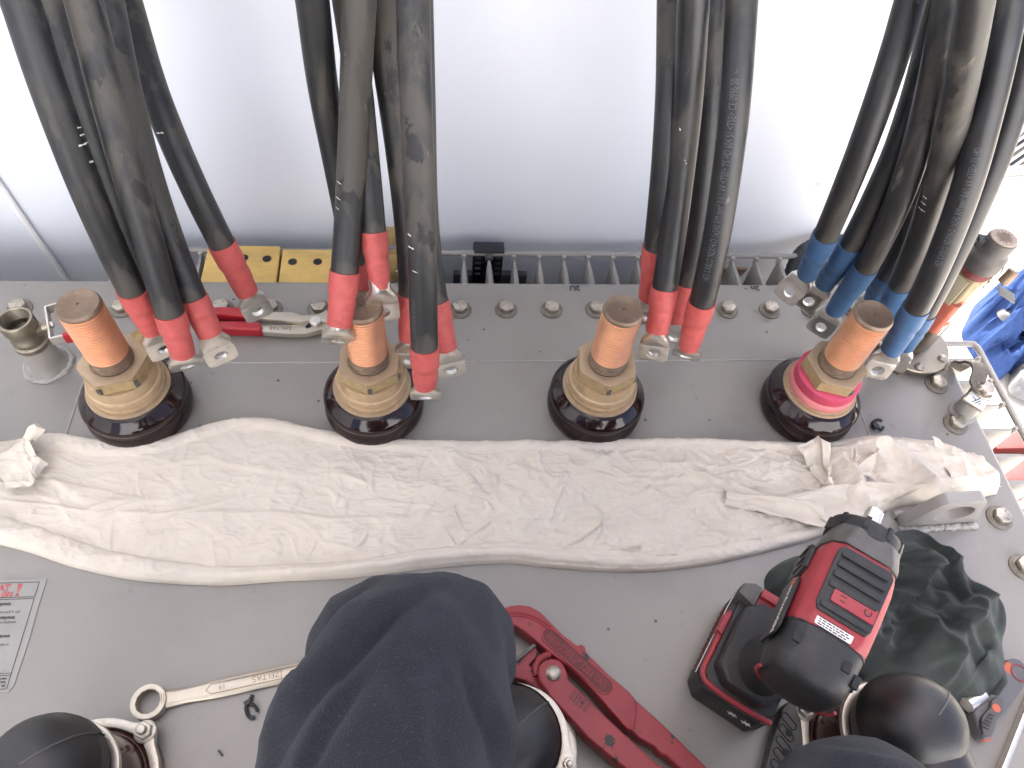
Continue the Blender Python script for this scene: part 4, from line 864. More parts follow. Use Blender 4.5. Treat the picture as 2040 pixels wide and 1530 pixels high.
# snapped cable tie ring and a burr
pts = [G(x_, y_, .004) for x_, y_ in ((503, 1384), (497, 1396), (492, 1402), (490, 1412), (494, 1424), (501, 1430), (508, 1428))]
m = MB(); m.tube(crom(pts, 5), .0019, 8); m.tube(crom([G(498, 1402, .004), G(506, 1405, .004), (G(512, 1414, .004)), G(512, 1418, .004)], 5), .0017, 8); m.box(G(493, 1400, .004), (.006, .004, .005), rz=.5)
solo('plastic_clip', m, MT['blackplastic'], 'small broken black plastic ring clip lying under the spanner', 'clip')
m = MB(); m.bar(G(435, 1495, .001), G(444, 1506, .001), .0018, .0016); solo('plastic_sliver', m, MT['blackplastic'], 'tiny black sliver of plastic on the bare grey cover', 'scrap')
o = G(1750, 846, .004); m = MB(); m.tube([o + Vector((math.cos(a), math.sin(a), .25 * math.sin(2 * a))) * .0068 for a in np.linspace(.6, 5.9, 20)], .0020, 8); m.box(o + Vector((-.006, -.003, .001)), (.007, .006, .006), rz=.4)
solo('plastic_clip', m, MT['blackplastic'], 'small black plastic ring beside the pink bushing, above the cloth', 'clip')

# ------------------------------------------------------------------ red pipe wrench
def z7(L): return [(900 + a / 3.824, 1130 + b / 3.824) for a, b in L]
t = thing('pipe_wrench', 'chipped red pipe wrench with raised lettering, jaws half under the knee', 'pipe wrench', G(1180, 1400))
hnd = [(1330, 960), (1420, 1025), (1560, 1150), (1700, 1285), (1912, 1492), (2060, 1640), (2180, 1760), (2060, 1850), (1900, 1690), (1800, 1595), (1640, 1440), (1590, 1428), (1545, 1370), (1420, 1300), (1360, 1240)]
m = MB(); m.prism(gp(z7(hnd), .022), .003, .022); h1 = build('long_handle', m, MT['toolred'], t, bevel=.0035, bseg=3)
upj = [(300, 400), (330, 330), (400, 306), (450, 292), (520, 285), (600, 297), (680, 342), (760, 425), (850, 515), (960, 598), (1080, 700), (1200, 822), (1350, 945), (1408, 1015), (1412, 1100), (1400, 1190), (1382, 1248), (1340, 1236), (1262, 1150), (1180, 1058), (1100, 965), (1000, 858), (900, 762), (740, 648), (640, 562), (560, 495), (490, 448), (440, 440), (400, 470), (350, 480)]
m = MB(); m.prism(gp(z7(upj), .030), .004, .030); up_ = build('upper_jaw', m, MT['toolred'], t, bevel=.0030, bseg=3)
m = MB()
for off, z_ in ((0, .0306), (26, .0312)):
    L_ = [(330, 372 + off), (430, 350 + off * .9), (520, 350 + off * .8), (610, 372 + off * .8), (690, 412 + off), (760, 462 + off)]
    m.tube(crom([G(x_, y_, .0292) for x_, y_ in z7(L_)], 6), .0016, 6)
build('cast_ridge', m, MT['toolred'], up_)
m = MB(); p = [G(x_, y_, .026) for x_, y_ in z7([(955, 600), (985, 585), (1015, 600), (1025, 640), (1060, 690), (1010, 660)])]
m.prism([(q.x, q.y) for q in p], .008, .026); build('cast_lug', m, MT['toolred'], up_, bevel=.002)
# raised rim of the lettering panel and the letters
a, b = [G(x_, y_, .030) for x_, y_ in z7([(745, 530), (1165, 905)])]; U_ = (b - a).normalized(); U_.z = 0; W_ = Vector((-U_.y, U_.x, 0)); Lp = (b - a).length; hw = .0075
m = MB(); rim = [a + W_ * hw * math.cos(x_) - U_ * hw * math.sin(x_) for x_ in np.linspace(0, math.pi, 12)] + [b - W_ * hw * math.cos(x_) + U_ * hw * math.sin(x_) for x_ in np.linspace(0, math.pi, 12)]
rim = rim + [rim[0]]; m.tube([q + Vector((0, 0, .0003)) for q in rim], .0009, 6); build('panel_rim', m, MT['toolred'], up_)
m = MB(); m.prism([((q - a).dot(U_), (q - a).dot(W_)) for q in rim[:-1]], 0, .0003, (a, U_, W_, Vector((0, 0, 1)))); build('panel_floor', m, MT['dirtyred'], up_)
m = MB(); vs, fs = text_geo('3400 2201 2" \u0130ZELTA\u015e', .0098, extrude=.0005); wd = max(v_.x for v_ in vs); k_ = (Lp + .004) / wd
m.add([a + U_ * (v_.x * k_ - .003) + W_ * (v_.y - .0036) + Vector((0, 0, .0008 + v_.z)) for v_ in vs], fs); build('raised_lettering', m, MT['caseRed'], up_)
lo = [(655, 800), (668, 750), (705, 712), (760, 692), (815, 698), (850, 735), (882, 800), (885, 850), (950, 915), (1150, 1110), (1420, 1362), (1550, 1482), (1630, 1530), (1740, 1650), (1620, 1760), (1420, 1610), (1250, 1480), (1040, 1305), (880, 1130), (745, 985), (715, 930), (670, 870)]
m = MB(); m.prism(gp(z7(lo), .036), .010, .036); lw = build('short_handle', m, MT['toolred'], t, bevel=.0035, bseg=3)
m = MB(); m.prism(gp(z7([(470, 720), (505, 690), (560, 645), (610, 612), (640, 606), (655, 640), (640, 690), (590, 745), (640, 790), (660, 870), (720, 925), (690, 950), (560, 860), (480, 840), (420, 800)]), .024), .006, .024); lj = build('lower_jaw', m, MT['toolred'], t, bevel=.0025)
m = MB(); d0, d1 = [G(x_, y_, .0245) for x_, y_ in z7([(500, 715), (630, 612)])]
for k in range(9):
    q = d0.lerp(d1, k / 8); m.box(q + Vector((-.001, .001, -.004)), (.0028, .004, .016), rz=.9)
build('jaw_tooth', m, MT['casegrey'], lj, bevel=.0004)
m = MB(); m.tube(crom([G(x_, y_, .026) for x_, y_ in z7([(650, 825), (640, 770), (665, 712), (710, 675), (752, 668)])], 6), .0036, 10); build('jaw_rib', m, MT['toolred'], lj)
p = G(*z7([(775, 808)])[0], .036); m = MB(); m.lathe(p, [(.0075, -.001), (.0074, .0012), (.006, .0028), (.0032, .0037), (.0005, .004)], 24); build('rivet', m, MT['zinc'], t)
a = G(*z7([(915, 965)])[0], .036); b = G(*z7([(1040, 1075)])[0], .036); U_ = (b - a).normalized(); W_ = Vector((-U_.y, U_.x, 0)); m = MB()
for k, w_ in enumerate((.8, 1.4, .6, 1.8, .7, 1.2, .6, 1.5, .8, .6, 1.3, .7)):
    q = a + U_ * ((b - a).length * k / 11) + Vector((0, 0, .0002)); m.bar(q - W_ * .0055, q + W_ * .0050, .0006 * w_, .0002)
build('barcode_remains', m, MT['printdark'], lw)

# ------------------------------------------------------------------ cordless impact wrench standing on its battery
O = Vector((.286, .1045, 0)); F = Vector((.3874 - .2935, .2446 - .104, 0)).normalized(); Lf = Vector((-F.y, F.x, 0)); ZB = .188; KB = .95
def T(s_, l, h): return O + F * s_ + Lf * l + Vector((0, 0, h + (.12 * (s_ - .06) if h > .10 else 0)))
t = thing('impact_wrench', 'red and black cordless impact wrench standing on its battery, square drive towards the cloth', 'impact wrench', T(.075, .018, 0))
def sect(s_, hw, ht, hb, sq=3.0, n=40, ch=0.0, ds=0.0):
    o_ = []
    for j in range(n):
        a = 2 * math.pi * j / n; c_, s2 = math.cos(a), math.sin(a); x_ = KB * hw * math.copysign(abs(c_) ** (2 / sq), c_); y_ = (ht if s2 > 0 else hb) * math.copysign(abs(s2) ** (2 / sq), s2)
        o_.append(T(s_ + ds * y_ / ht, x_, ZB + y_))
    return o_
def oct_(s_, hw, ht, hb, top, side, ds=0):
    """faceted housing section: flat top, chamfers, flat sides"""
    P_ = [(hw * top, ht), (hw * .88, ht * .78), (hw, ht * side), (hw, -hb * .5), (hw * .7, -hb), (-hw * .7, -hb), (-hw, -hb * .5), (-hw, ht * side), (-hw * .88, ht * .78), (-hw * top, ht)]
    return [T(s_, a * KB, ZB + b) for a, b in P_]
m = MB(); m.loft([oct_(.046, .0385, .0385, .036, .60, .35), oct_(.052, .0400, .0400, .037, .60, .35), oct_(.085, .0405, .0410, .038, .62, .35), oct_(.112, .0400, .0410, .038, .62, .35), oct_(.126, .0385, .0390, .037, .60, .35), oct_(.134, .0365, .0365, .036, .58, .35)]); hs_ = build('housing', m, MT['caseRed'], t, bevel=.0030, bseg=3, sharp=12)
m = MB(); m.loft([sect(.000, .020, .020, .020, 2.6), sect(.002, .029, .029, .029, 2.8), sect(.008, .0355, .0350, .035, 3), sect(.022, .0385, .0378, .037, 3), sect(.048, .0398, .0388, .037, 3.2)]); cap_ = build('motor_cover', m, MT['caseblk'], t, smooth=50)
m = MB(); m.loft([sect(.0495, .0402, .0392, .037, 3.2), sect(.046, .0405, .0394, .037, 3.2)]); build('cover_seam', m, MT['dark'], cap_)
m = MB(); m.tube([T(.0045 + .0035 * abs(math.sin(a)), .0365 * math.cos(a), ZB - .004 + .0330 * math.sin(a)) for a in np.linspace(math.pi * .95, math.pi * 2.05, 26)], .0016, 8); build('cover_trim', m, MT['caseRed'], cap_)
vr = math.atan2(F.y, F.x)
for c_, sz in [(T(.026, -.0335, ZB + .020 + .0085 * (k - 1)), (.012, .006, .0042)) for k in range(3)] + [(T(.030, l_, ZB + .0365), (.010, .0075, .003)) for l_ in (-.020, .026)] + [(T(.0035, .0, ZB - .010 + .009 * k), (.003, .030, .0022)) for k in range(3)]:
    m = MB(); m.box(c_, sz, rz=vr); build('vent_slot', m, MT['dark'], cap_, bevel=.0005)
m = MB(); m.loft([oct_(.1335, .0385, .0385, .036, .60, .35), oct_(.140, .0380, .0375, .036, .60, .3), oct_(.150, .0355, .0355, .035, .55, .3), oct_(.158, .0340, .0340, .034, .5, .3)]); gc = build('gear_case', m, MT['casegrey'], t, bevel=.0022, sharp=12)
m = MB(); m.lathe(T(.1565, 0, ZB), [(.0325, 0), (.0352, .0018), (.0356, .0150), (.0338, .0185), (.0300, .0205), (.0180, .0220), (.0170, .0240), (.0125, .0245)], 48, F + Vector((0, 0, .12))); nr_ = build('nose_ring', m, MT['caseblk'], t)
m = MB()
for k in range(10):
    a = k * 2 * math.pi / 10; q = Lf * math.cos(a) + Vector((0, 0, math.sin(a))); m.bar(T(.160, 0, ZB) + q * .0350, T(.173, 0, ZB) + q * .0347, .0050, .0032, up=q)
build('ring_rib', m, MT['caseblk'], nr_, bevel=.0008)
m = MB(); fr = (T(.180, 0, ZB), Lf, Vector((0, 0, 1)), F); m.prism(rrect(.0150, .0150, .0026, 4), 0, .0240, fr); m.prism(rrect(.0125, .0125, .0026, 4), .0240, .0265, fr); an = build('square_drive', m, MT['steel'], t, bevel=.0006)
m = MB(); m.lathe(T(.186, 0, ZB + .0073), [(.0028, 0), (.0026, .0008), (.0005, .0014)], 12); build('detent_ball', m, MT['dark'], an)
# ribbed pad on top
zt = ZB + .0405; F2 = (F + Vector((0, 0, .12))).normalized(); N2 = Lf.cross(F2) * -1; N2 = N2 if N2.z > 0 else -N2
m = MB(); m.prism([(.060, -.0225), (.066, -.0255), (.122, -.0265), (.128, -.022), (.128, .022), (.122, .0265), (.066, .0255), (.060, .0225)], 0, .0030, (T(0, 0, zt), F2, Lf, N2)); pad = build('top_pad', m, MT['caseblk'], t, bevel=.0014)
for k in range(6):
    s_ = .0665 + .0106 * k
    if k in (1,): continue
    m = MB(); m.prism([(s_ - .0030, -.0225), (s_ + .0026, -.0225), (s_ + .0026, .0225), (s_ - .0030, .0225)], .0028, .0058, (T(0, 0, zt), F2, Lf, N2)); build('grip_rib', m, MT['caseblk'], pad, bevel=.0013)
pz = zt + .0032
m = MB(); m.prism(rrect(.0150, .0400, .002), 0, .0016, (T(.0790, -.004, pz), F2, Lf, N2)); pn = build('mode_panel', m, MT['caseRed'], t, bevel=.0006)
m = MB(); q = pz + .0018
for k, l_ in enumerate((.0050, .0040, .0030)): m.bar(T(.0850 - .0045 * k, .0045 - l_ * .2, q), T(.0850 - .0045 * k, .0045 + l_ + .001, q), .0011, .0003)
m.tube([T(.0790 + .0030 * math.cos(a), -.0165 + .0030 * math.sin(a), q) for a in np.linspace(.9, 5.4, 16)], .0006, 6); build('mode_symbol', m, MT['printdark'], pn)
m = MB(); m.prism(rrect(.0100, .0340, .0015), 0, .0006, (T(.0530, .0020, zt - .0010), F2, Lf, N2)); nb = build('rating_label', m, MT['paper'], t)
m = MB()
for k in range(4):                                      # print too small to read: broken lines
    l_ = .0165
    while l_ > -.0110:
        w_ = random.uniform(.0015, .0042); m.bar(T(.0558 - .0022 * k, l_, zt - .0002), T(.0558 - .0022 * k, l_ - w_, zt - .0002), .0011, .0002); l_ -= w_ + .0009
build('label_text', m, MT['printdark'], nb)
# black side strip with the name, side grip pad
def side(s0, s1, h0, h1, l0, th, poly=None):
    m = MB(); m.prism(poly or [(s0, h0), (s1, h0), (s1, h1), (s0, h1)], 0, th, (T(0, l0, ZB), F, Vector((0, 0, 1)), Lf)); return m
build('side_strip', side(0, 0, 0, 0, .0395, .0028, [(.030, -.012), (.092, -.012), (.098, .006), (.092, .026), (.082, .030), (.036, .030), (.030, .022)]), MT['caseblk'], t, bevel=.0016)
ss = bpy.data.objects[[o_.name for o_ in t.children if o_.name.startswith('side_strip')][0]]
m = MB(); put_text(m, 'Milwaukee', .0125, T(.030, .0424, ZB + .012), F, Vector((0, 0, 1)), Lf, lift=.0002, bold=.0003); build('maker_name', m, MT['white_print'], ss)
m = MB(); m.prism([(.082, .014), (.089, .014), (.091, .024), (.084, .024)], .0028, .0034, (T(0, .0395, ZB), F, Vector((0, 0, 1)), Lf)); build('red_flash', m, MT['orange'], ss)
build('side_pad', side(0, 0, 0, 0, .0380, .0040, [(.100, -.012), (.134, -.010), (.134, .022), (.126, .030), (.104, .030), (.098, .016)]), MT['caseblk'], t, bevel=.0018)
m = MB()
for k in range(3): m.prism([(.104 + .010 * k, .002), (.109 + .010 * k, .002), (.112 + .010 * k, .020), (.107 + .010 * k, .020)], .0036, .0054, (T(0, .0380, ZB), F, Vector((0, 0, 1)), Lf))
build('pad_rib', m, MT['caseblk'], t, bevel=.0008)
# handle, trigger, foot
def hs(c, z, a, b, n=28): return [T(c[0] + a * math.cos(2 * math.pi * j / n), c[1] + b * math.sin(2 * math.pi * j / n), z) for j in range(n)]
m = MB(); m.loft([hs((.062, 0), .165, .027, .021), hs((.058, .001), .140, .023, .0205), hs((.055, .003), .115, .021, .0195), hs((.052, .006), .090, .0225, .020), hs((.055, .010), .072, .034, .028)]); build('handle', m, MT['caseblk'], t, smooth=60)
m = MB(); m.loft([hs((.086, 0), .150, .008, .008), hs((.083, .001), .135, .007, .008), hs((.081, .001), .122, .008, .008)]); build('trigger', m, MT['toolred'], t)
def slab(z0, z1, s0, s1, l0, l1, r_, ch=.012):
    m = MB(); m.prism([(s0 + ch, l0), (s1 - ch, l0), (s1, l0 + ch), (s1, l1 - ch), (s1 - ch, l1), (s0 + ch, l1), (s0, l1 - ch), (s0, l0 + ch)], z0, z1, (O, F, Lf, Vector((0, 0, 1)))); return m
bt = build('battery', slab(.000, .046, .006, .137, -.026, .062, 0), MT['caseblk'], t, bevel=.004, bseg=3)
build('foot', slab(.0505, .074, .016, .118, -.020, .052, 0, .016), MT['caseblk'], t, bevel=.005, bseg=3)
m = MB(); b0, b1 = .0462, .0508; 
m.prism([(.012, -.022), (.014, -.0245), (.052, .0575), (.092, .0585), (.092, .0545), (.052, .0535), (.018, .0490), (.014, -.018)], b0, b1, (O, F, Lf, Vector((0, 0, 1))))
rb = MB(); rb.tube(crom([T(.014, -.024, .0485), T(.0115, .010, .0485), T(.012, .042, .0485), T(.018, .0565, .0485), (T(.040, .0590, .0485)), T(.098, .0590, .0485)], 8), .0034, 10); build('red_trim', rb, MT['caseRed'], t)
build('battery_collar', slab(.0458, .0508, .010, .132, -.023, .056, 0, .012), MT['caseblk'], t, bevel=.001)
m = MB(); m.prism([(.066, .0575), (.094, .0575), (.092, .0645), (.068, .0645)], .040, .056, (O, F, Lf, Vector((0, 0, 1)))); build('latch', m, MT['caseRed'], bt, bevel=.0018)
m = MB(); m.prism([(.117, -.026), (.138, -.026), (.138, .040), (.117, .040)], .0500, .0580, (O, F, Lf, Vector((0, 0, 1)))); fc = build('battery_nose', m, MT['caseRed'], bt, bevel=.0018)
m = MB(); m.prism([(.128, -.026), (.1385, -.026), (.1385, .040), (.128, .040)], .0580, .0640, (O, F, Lf, Vector((0, 0, 1)))); build('nose_ridge', m, MT['caseRed'], bt, bevel=.0015)
m = MB()
for k in range(6): m.bar(T(.1205, .034 - .0058 * k, .0583), T(.1205, .0295 - .0058 * k, .0583), .0016, .0002)
build('nose_text', m, MT['white_print'], fc)
m = MB(); m.prism([(.112, .041), (.138, .041), (.139, .050), (.132, .062), (.118, .063)], .030, .064, (O, F, Lf, Vector((0, 0, 1)))); build('battery_corner', m, MT['casegrey'], bt, bevel=.003)
m = MB()
for k in range(12): m.box(T(.030 + .0072 * k, .0622, .022), (.0030, .0022, .030), rz=math.atan2(F.y, F.x) + .0)
build('battery_rib', m, MT['redvalve'], bt, bevel=.0006)
m = MB(); m.tube(crom([T(.020, .0628, .037), T(.06, .0632, .0395), T(.11, .0632, .041), T(.128, .0620, .044)], 6), .0006, 6); build('battery_scuff', m, MT['chalk'], bt)
m = MB()
for dx in (0, .016):
    for k in range(6):
        a = k * 1.05; m.bar(T(.0055, .010 - dx, .030), T(.0055, .010 - dx + .0055 * math.cos(a) , .030 + .0055 * math.sin(a)), .0010, .0004, up=F)
build('paint_mark', m, MT['paper'], bt)

t.scale = (.91, .91, .91); t.rotation_euler.z = -.06; t.location.x += .003
# ------------------------------------------------------------------ folding knife handle, flat bar, slotted grip tool
def zk(L): return [(1920 + a / 6.12, 1280 + b / 6.12) for a, b in L]
t = thing('utility_knife', 'worn grey and orange utility knife handle beside the green garment', 'knife', G(1985, 1400))
m = MB(); m.prism(gp(zk([(120, 850), (220, 720), (310, 640), (400, 480), (470, 280), (540, 205), (620, 188), (700, 210), (760, 270), (790, 360), (740, 560), (640, 700), (520, 870), (420, 960), (390, 1080), (350, 1165), (250, 1180), (180, 1060)]), .018), .002, .018); kb = build('knife_body', m, MT['knifegrey'], t, bevel=.005, bseg=3)
m = MB(); m.prism(gp(zk([(330, 790), (350, 700), (410, 655), (480, 670), (510, 730), (490, 830), (410, 930), (385, 1060), (350, 1140), (250, 1120), (215, 1010), (230, 900)]), .0235), .018, .0235); sl_ = build('slider', m, MT['greyrubber'], t, bevel=.0022)
m = MB()
for k in range(5):
    a = G(*zk([(212 + 22 * k, 1010 - 34 * k)])[0], .024); b = G(*zk([(298 + 16 * k, 1060 - 42 * k)])[0], .024); m.tube([a, b], .0008, 6)
build('slider_rib', m, MT['dark'], sl_)
m = MB(); m.lathe(G(*zk([(395, 800)])[0], .0232), [(.0042, 0), (.0042, .0006), (.001, .0007)], 16); build('orange_dot', m, MT['orange'], sl_)
m = MB(); m.lathe(G(*zk([(683, 372)])[0], .0182), [(.0092, -.001), (.0092, .0006), (.0078, .0008), (.0072, -.003), (.0005, -.003)], 24); build('hanging_hole', m, MT['redvalve'], kb)
m = MB(); m.prism(gp(zk([(225, 1150), (345, 1160), (330, 1195), (250, 1200)]), .012), .004, .012); build('blade_guard', m, MT['orange'], t, bevel=.001)
m = MB(); a, b = G(1984, 1560, .006), G(2075, 1330, .006); m.bar(a, b, .0048, .011); solo('flat_bar', m, MT['steel'], 'long flat steel bar lying on edge in the bottom right corner', 'bar', bevel=.0007)
m = MB(); m.cyl(G(1925, 1405, .012), G(1958, 1386, .012), .0085, n=24); solo('steel_socket', m, MT['steel'], 'shiny steel socket peeking out under the green garment', 'socket', bevel=.0012)
# slotted dark handle
def zh(L): return [(1540 + a / 4.08, 1330 + b / 4.08) for a, b in L]
t = thing('slotted_handle', 'dark grey tool handle with slanted slots under the impact wrench', 'handle', G(1560, 1470))
m = MB(); m.prism(gp(zh([(85, 320), (130, 270), (215, 290), (235, 420), (250, 560), (260, 900), (-80, 900), (-20, 640), (30, 480)]), .020), .002, .020); hb_ = build('handle_body', m, MT['greyrubber'], t, bevel=.004)
for k in range(5):
    x0, y0 = 100 - 22 * k, 395 + 95 * k
    m = MB(); a, b = [G(*q, .0204) for q in zh([(x0, y0), (x0 + 62, y0 + 78)])]; d_ = (b - a).normalized(); s_ = Vector((-d_.y, d_.x, 0)); w_ = .0035
    rim = [a + s_ * w_ * math.cos(x_) - d_ * w_ * math.sin(x_) for x_ in np.linspace(0, math.pi, 8)] + [b - s_ * w_ * math.cos(x_) + d_ * w_ * math.sin(x_) for x_ in np.linspace(0, math.pi, 8)]
    m.tube(rim + [rim[0]], .0008, 6); build('slot_rim', m, MT['caseblk'], hb_)
for q in ((130, 530), (102, 692)):
    m = MB(); m.lathe(G(*zh([q])[0], .0203), [(.0036, 0), (.0034, .0004), (.0005, .0003)], 16); build('hole', m, MT['dark'], hb_)
# ------------------------------------------------------------------ high-voltage elbow connectors on their bushings
def elbow(cx, cy, label, rot, yaw=0.0, lean=(0, 0), top=.165, ua=0.0):
    o = Vector((cx, cy, 0)); Z = Vector((0, 0, 1)); t = thing('elbow_connector', label, 'connector', o, 'black elbow connectors at the near edge of the cover')
    m = MB(); m.lathe(o, [(.0575, .0002), (.0575, .008), (.050, .009), (.0485, .014), (.046, .016)], 48); build('bushing_base', m, MT['resin'], t)
    m = MB(); m.lathe(o, [(.0455, .0162), (.044, .030), (.0395, .052), (.0375, .062), (.034, .063)], 48); build('resin_cone', m, MT['resin'], t, smooth=60)
    K = 144; out_ = []; inn_ = []
    for j in range(K):
        a = 2 * math.pi * j / K; d = abs(((a - rot + math.pi / 4) % (math.pi / 2)) - math.pi / 4)
        out_.append((a, .0575 + .0085 * math.exp(-(d / .17) ** 2))); inn_.append((a, .0490 + .0015 * math.exp(-(d / .2) ** 2)))
    P2 = lambda L_: [(r_ * math.cos(a), r_ * math.sin(a)) for a, r_ in L_]
    m = MB(); m.plate(P2(out_), P2(inn_), .0085, .0185, (o, Vector((1, 0, 0)), Vector((0, 1, 0)), Z)); cl = build('clamp_ring', m, MT['alu'], t, bevel=.0022, sharp=50, smooth=50)
    for k in range(4):
        a = rot + k * math.pi / 2; p = o + Vector((math.cos(a), math.sin(a), 0)) * .0575 + Z * .0186
        m = MB(); m.lathe(p, [(.0105, -.0015), (.0100, .0006), (.0078, .0014)], 20); m.hexa(p + Z * .0012, .0078, .0062, rot=a); m.lathe(p, [(.0042, .005), (.0042, .0125), (.0034, .0134)], 14); build('clamp_bolt', m, MT['alu'], t, bevel=.0004)
    L_ = Vector((lean[0], lean[1], 0))
    q0 = o + Z * .060 + L_ * .3
    m = MB(); m.lathe(q0, [(.039, 0), (.0405, .002), (.0405, .010), (.038, .012)], 40); build('rubber_lip', m, MT['greyrubber'], t)
    m = MB(); out2 = []
    for j in range(96):
        a = 2 * math.pi * j / 96; d = abs(((a - ua + math.pi / 2) % math.pi) - math.pi / 2); out2.append((a, .0455 + .0105 * math.exp(-(d / .22) ** 2)))
    m.plate(P2(out2), [(.0385 * math.cos(2 * math.pi * j / 96), .0385 * math.sin(2 * math.pi * j / 96)) for j in range(96)], .012, .019, (q0, Vector((1, 0, 0)), Vector((0, 1, 0)), Z)); uc = build('upper_clamp', m, MT['alu'], t, bevel=.0016, sharp=50, smooth=50)
    for sg in (0, 1):
        a = ua + sg * math.pi; p = q0 + Vector((math.cos(a), math.sin(a), 0)) * .0485 + Z * .019; m = MB(); m.hexa(p, .0058, .0050); m.lathe(p, [(.003, .004), (.003, .009), (.002, .0095)], 12); build('clamp_screw', m, MT['alu'], uc, bevel=.0004)
    # rubber body: stem, dome, then the arm running to the near side; one swept skin
    ay = Vector((math.sin(yaw), -math.cos(yaw), 0)); b0 = q0 + Z * .018
    def ringz(c, r_, n=40, k=1.0): return [c + Vector((math.cos(a) * r_, math.sin(a) * r_ * k, 0)) for a in (2 * math.pi * j / n for j in range(n))]
    zt = top; m = MB(); c = b0 + L_ * .5
    prof = [(.040, 0), (.0425, .010), (.0440, .030), (.0450, zt - .105), (.0440, zt - .093), (.0405, zt - .080), (.034, zt - .069), (.024, zt - .061), (.012, zt - .0565), (.001, zt - .0555)]
    m.loft([ringz(c + Z * z_ + L_ * (z_ * 3), r_) for r_, z_ in prof]); bd = build('rubber_body', m, MT['rubber'], t, smooth=80)
    m = MB(); st = c + Z * (zt - .108) + L_ * .3; arm = crom([st, st + ay * .045, st + ay * .10 + Z * -.004, st + ay * .17 + Z * -.022, st + ay * .24 + Z * -.055], 6)
    m.tube(arm, [.040, .0402, .0404, .0405, .0405, .0404, .0402, .040, .0395, .039, .038, .037, .036, .035, .034, .033, .031, .029, .027, .025, .023, .021, .019, .018, .017][:len(arm)], 32); build('rubber_arm', m, MT['rubber'], t, smooth=80)
    m = MB()
    for sg in (1,): m.tube([p + Vector((ay.y, -ay.x, 0)) * (-.0385 * sg) + Z * .010 for p in arm[:14]], .0009, 6)
    m.tube([c + Z * z_ + L_ * (z_ * 3) + Vector((.80, .60, 0)) * (r_ + .0001) for r_, z_ in prof], .0009, 6); build('mould_seam', m, MT['greyrubber'], bd)
    return t
elbow(-.3080, .0930, 'black rubber elbow connector at bottom left, beside the ring spanner', .86, yaw=-.25, lean=(-.004, .002), top=.122, ua=-.75)
elbow(.0720, .1060, 'black rubber elbow connector half hidden by the trouser knee next to the pipe wrench', .86, lean=(-.016, -.006), top=.118, ua=-.5)
elbow(.4080, .0900, 'black rubber elbow connector at bottom right below the green garment', .95, yaw=.12, lean=(.004, .002), top=.128, ua=.6)
# ------------------------------------------------------------------ the person sitting on the cover behind the camera
pt = thing('person', 'person in dark navy work trousers sitting with one knee up before the cloth', 'person', (.06, -.28, 0))
def joined(parts, vox, name, material, disp=None, it=2):
    m = MB()
    for q in parts: m.v, m.f = m.v + [], m.f + []; b = len(m.v); m.v += q.v; m.f += [tuple(i + b for i in f) for f in q.f]
    o = build('tmp', m, None); md = o.modifiers.new('r', 'REMESH'); md.mode = 'VOXEL'; md.voxel_size = vox
    s_ = o.modifiers.new('s', 'SMOOTH'); s_.factor = .5; s_.iterations = it
    dg = bpy.context.evaluated_depsgraph_get(); me = bpy.data.meshes.new_from_object(o.evaluated_get(dg)); old = o.data; bpy.data.objects.remove(o); bpy.data.meshes.remove(old)
    co = np.empty(len(me.vertices) * 3); me.vertices.foreach_get('co', co); co = co.reshape(-1, 3); no = np.empty(len(me.vertices) * 3); me.vertices.foreach_get('normal', no); no = no.reshape(-1, 3)
    if disp: co = disp(co, no)
    co = co - np.array(wloc(pt)); me.vertices.foreach_set('co', co.ravel()); me.update()
    for p in me.polygons: p.use_smooth = True
    me.materials.clear(); me.materials.append(material); me.name = name
    q = bpy.data.objects.new(name, me); COL.objects.link(q); q.parent = pt; return q
def limb(pts, rad, n=20, per=6):
    c = crom(pts, per); k = np.linspace(0, len(rad) - 1, len(c)); r_ = list(np.interp(k, range(len(rad)), rad)); m = MB()
    t0, t1 = (c[0] - c[1]).normalized(), (c[-1] - c[-2]).normalized()
    c = [c[0] + t0 * r_[0] * .8, c[0] + t0 * r_[0] * .5] + c + [c[-1] + t1 * r_[-1] * .5, c[-1] + t1 * r_[-1] * .8]; r_ = [r_[0] * .35, r_[0] * .8] + r_ + [r_[-1] * .8, r_[-1] * .35]
    m.tube(c, r_, n); return m
V = Vector
KL, KR = V((-.022, .146, .180)), V((.318, .008, .150))
HL, HR = V((-.125, -.29, .135)), V((.150, -.29, .135))
AL, AR = V((-.055, -.16, .055)), V((.10, -.12, .055))
legL = limb([HL, HL.lerp(KL, .5) + V((-.006, 0, .020)), KL + V((-.004, -.045, .002)), KL, (KL + V((-.004, -.015, -.062))), KL.lerp(AL, .5) + V((0, 0, -.03)), AL], [.102, .092, .077, .070, .068, .060, .052], 28, 8)
kneecap = limb([KL + V((-.030, .006, -.004)), KL + V((.030, .008, -.003))], [.064, .064], 24)
legR = limb([HR, HR.lerp(KR, .5) + V((0, 0, .015)), KR.lerp(HR, .12), KR, KR + V((-.02, -.02, -.055)), KR.lerp(AR, .55) + V((0, -.02, -.02)), AR], [.098, .090, .080, .076, .068, .060, .052], 28, 8)
pel = limb([HL + V((.02, -.01, .02)), (HL + HR) / 2 + V((0, -.02, .05)), HR + V((-.02, -.01, .02))], [.10, .115, .10])
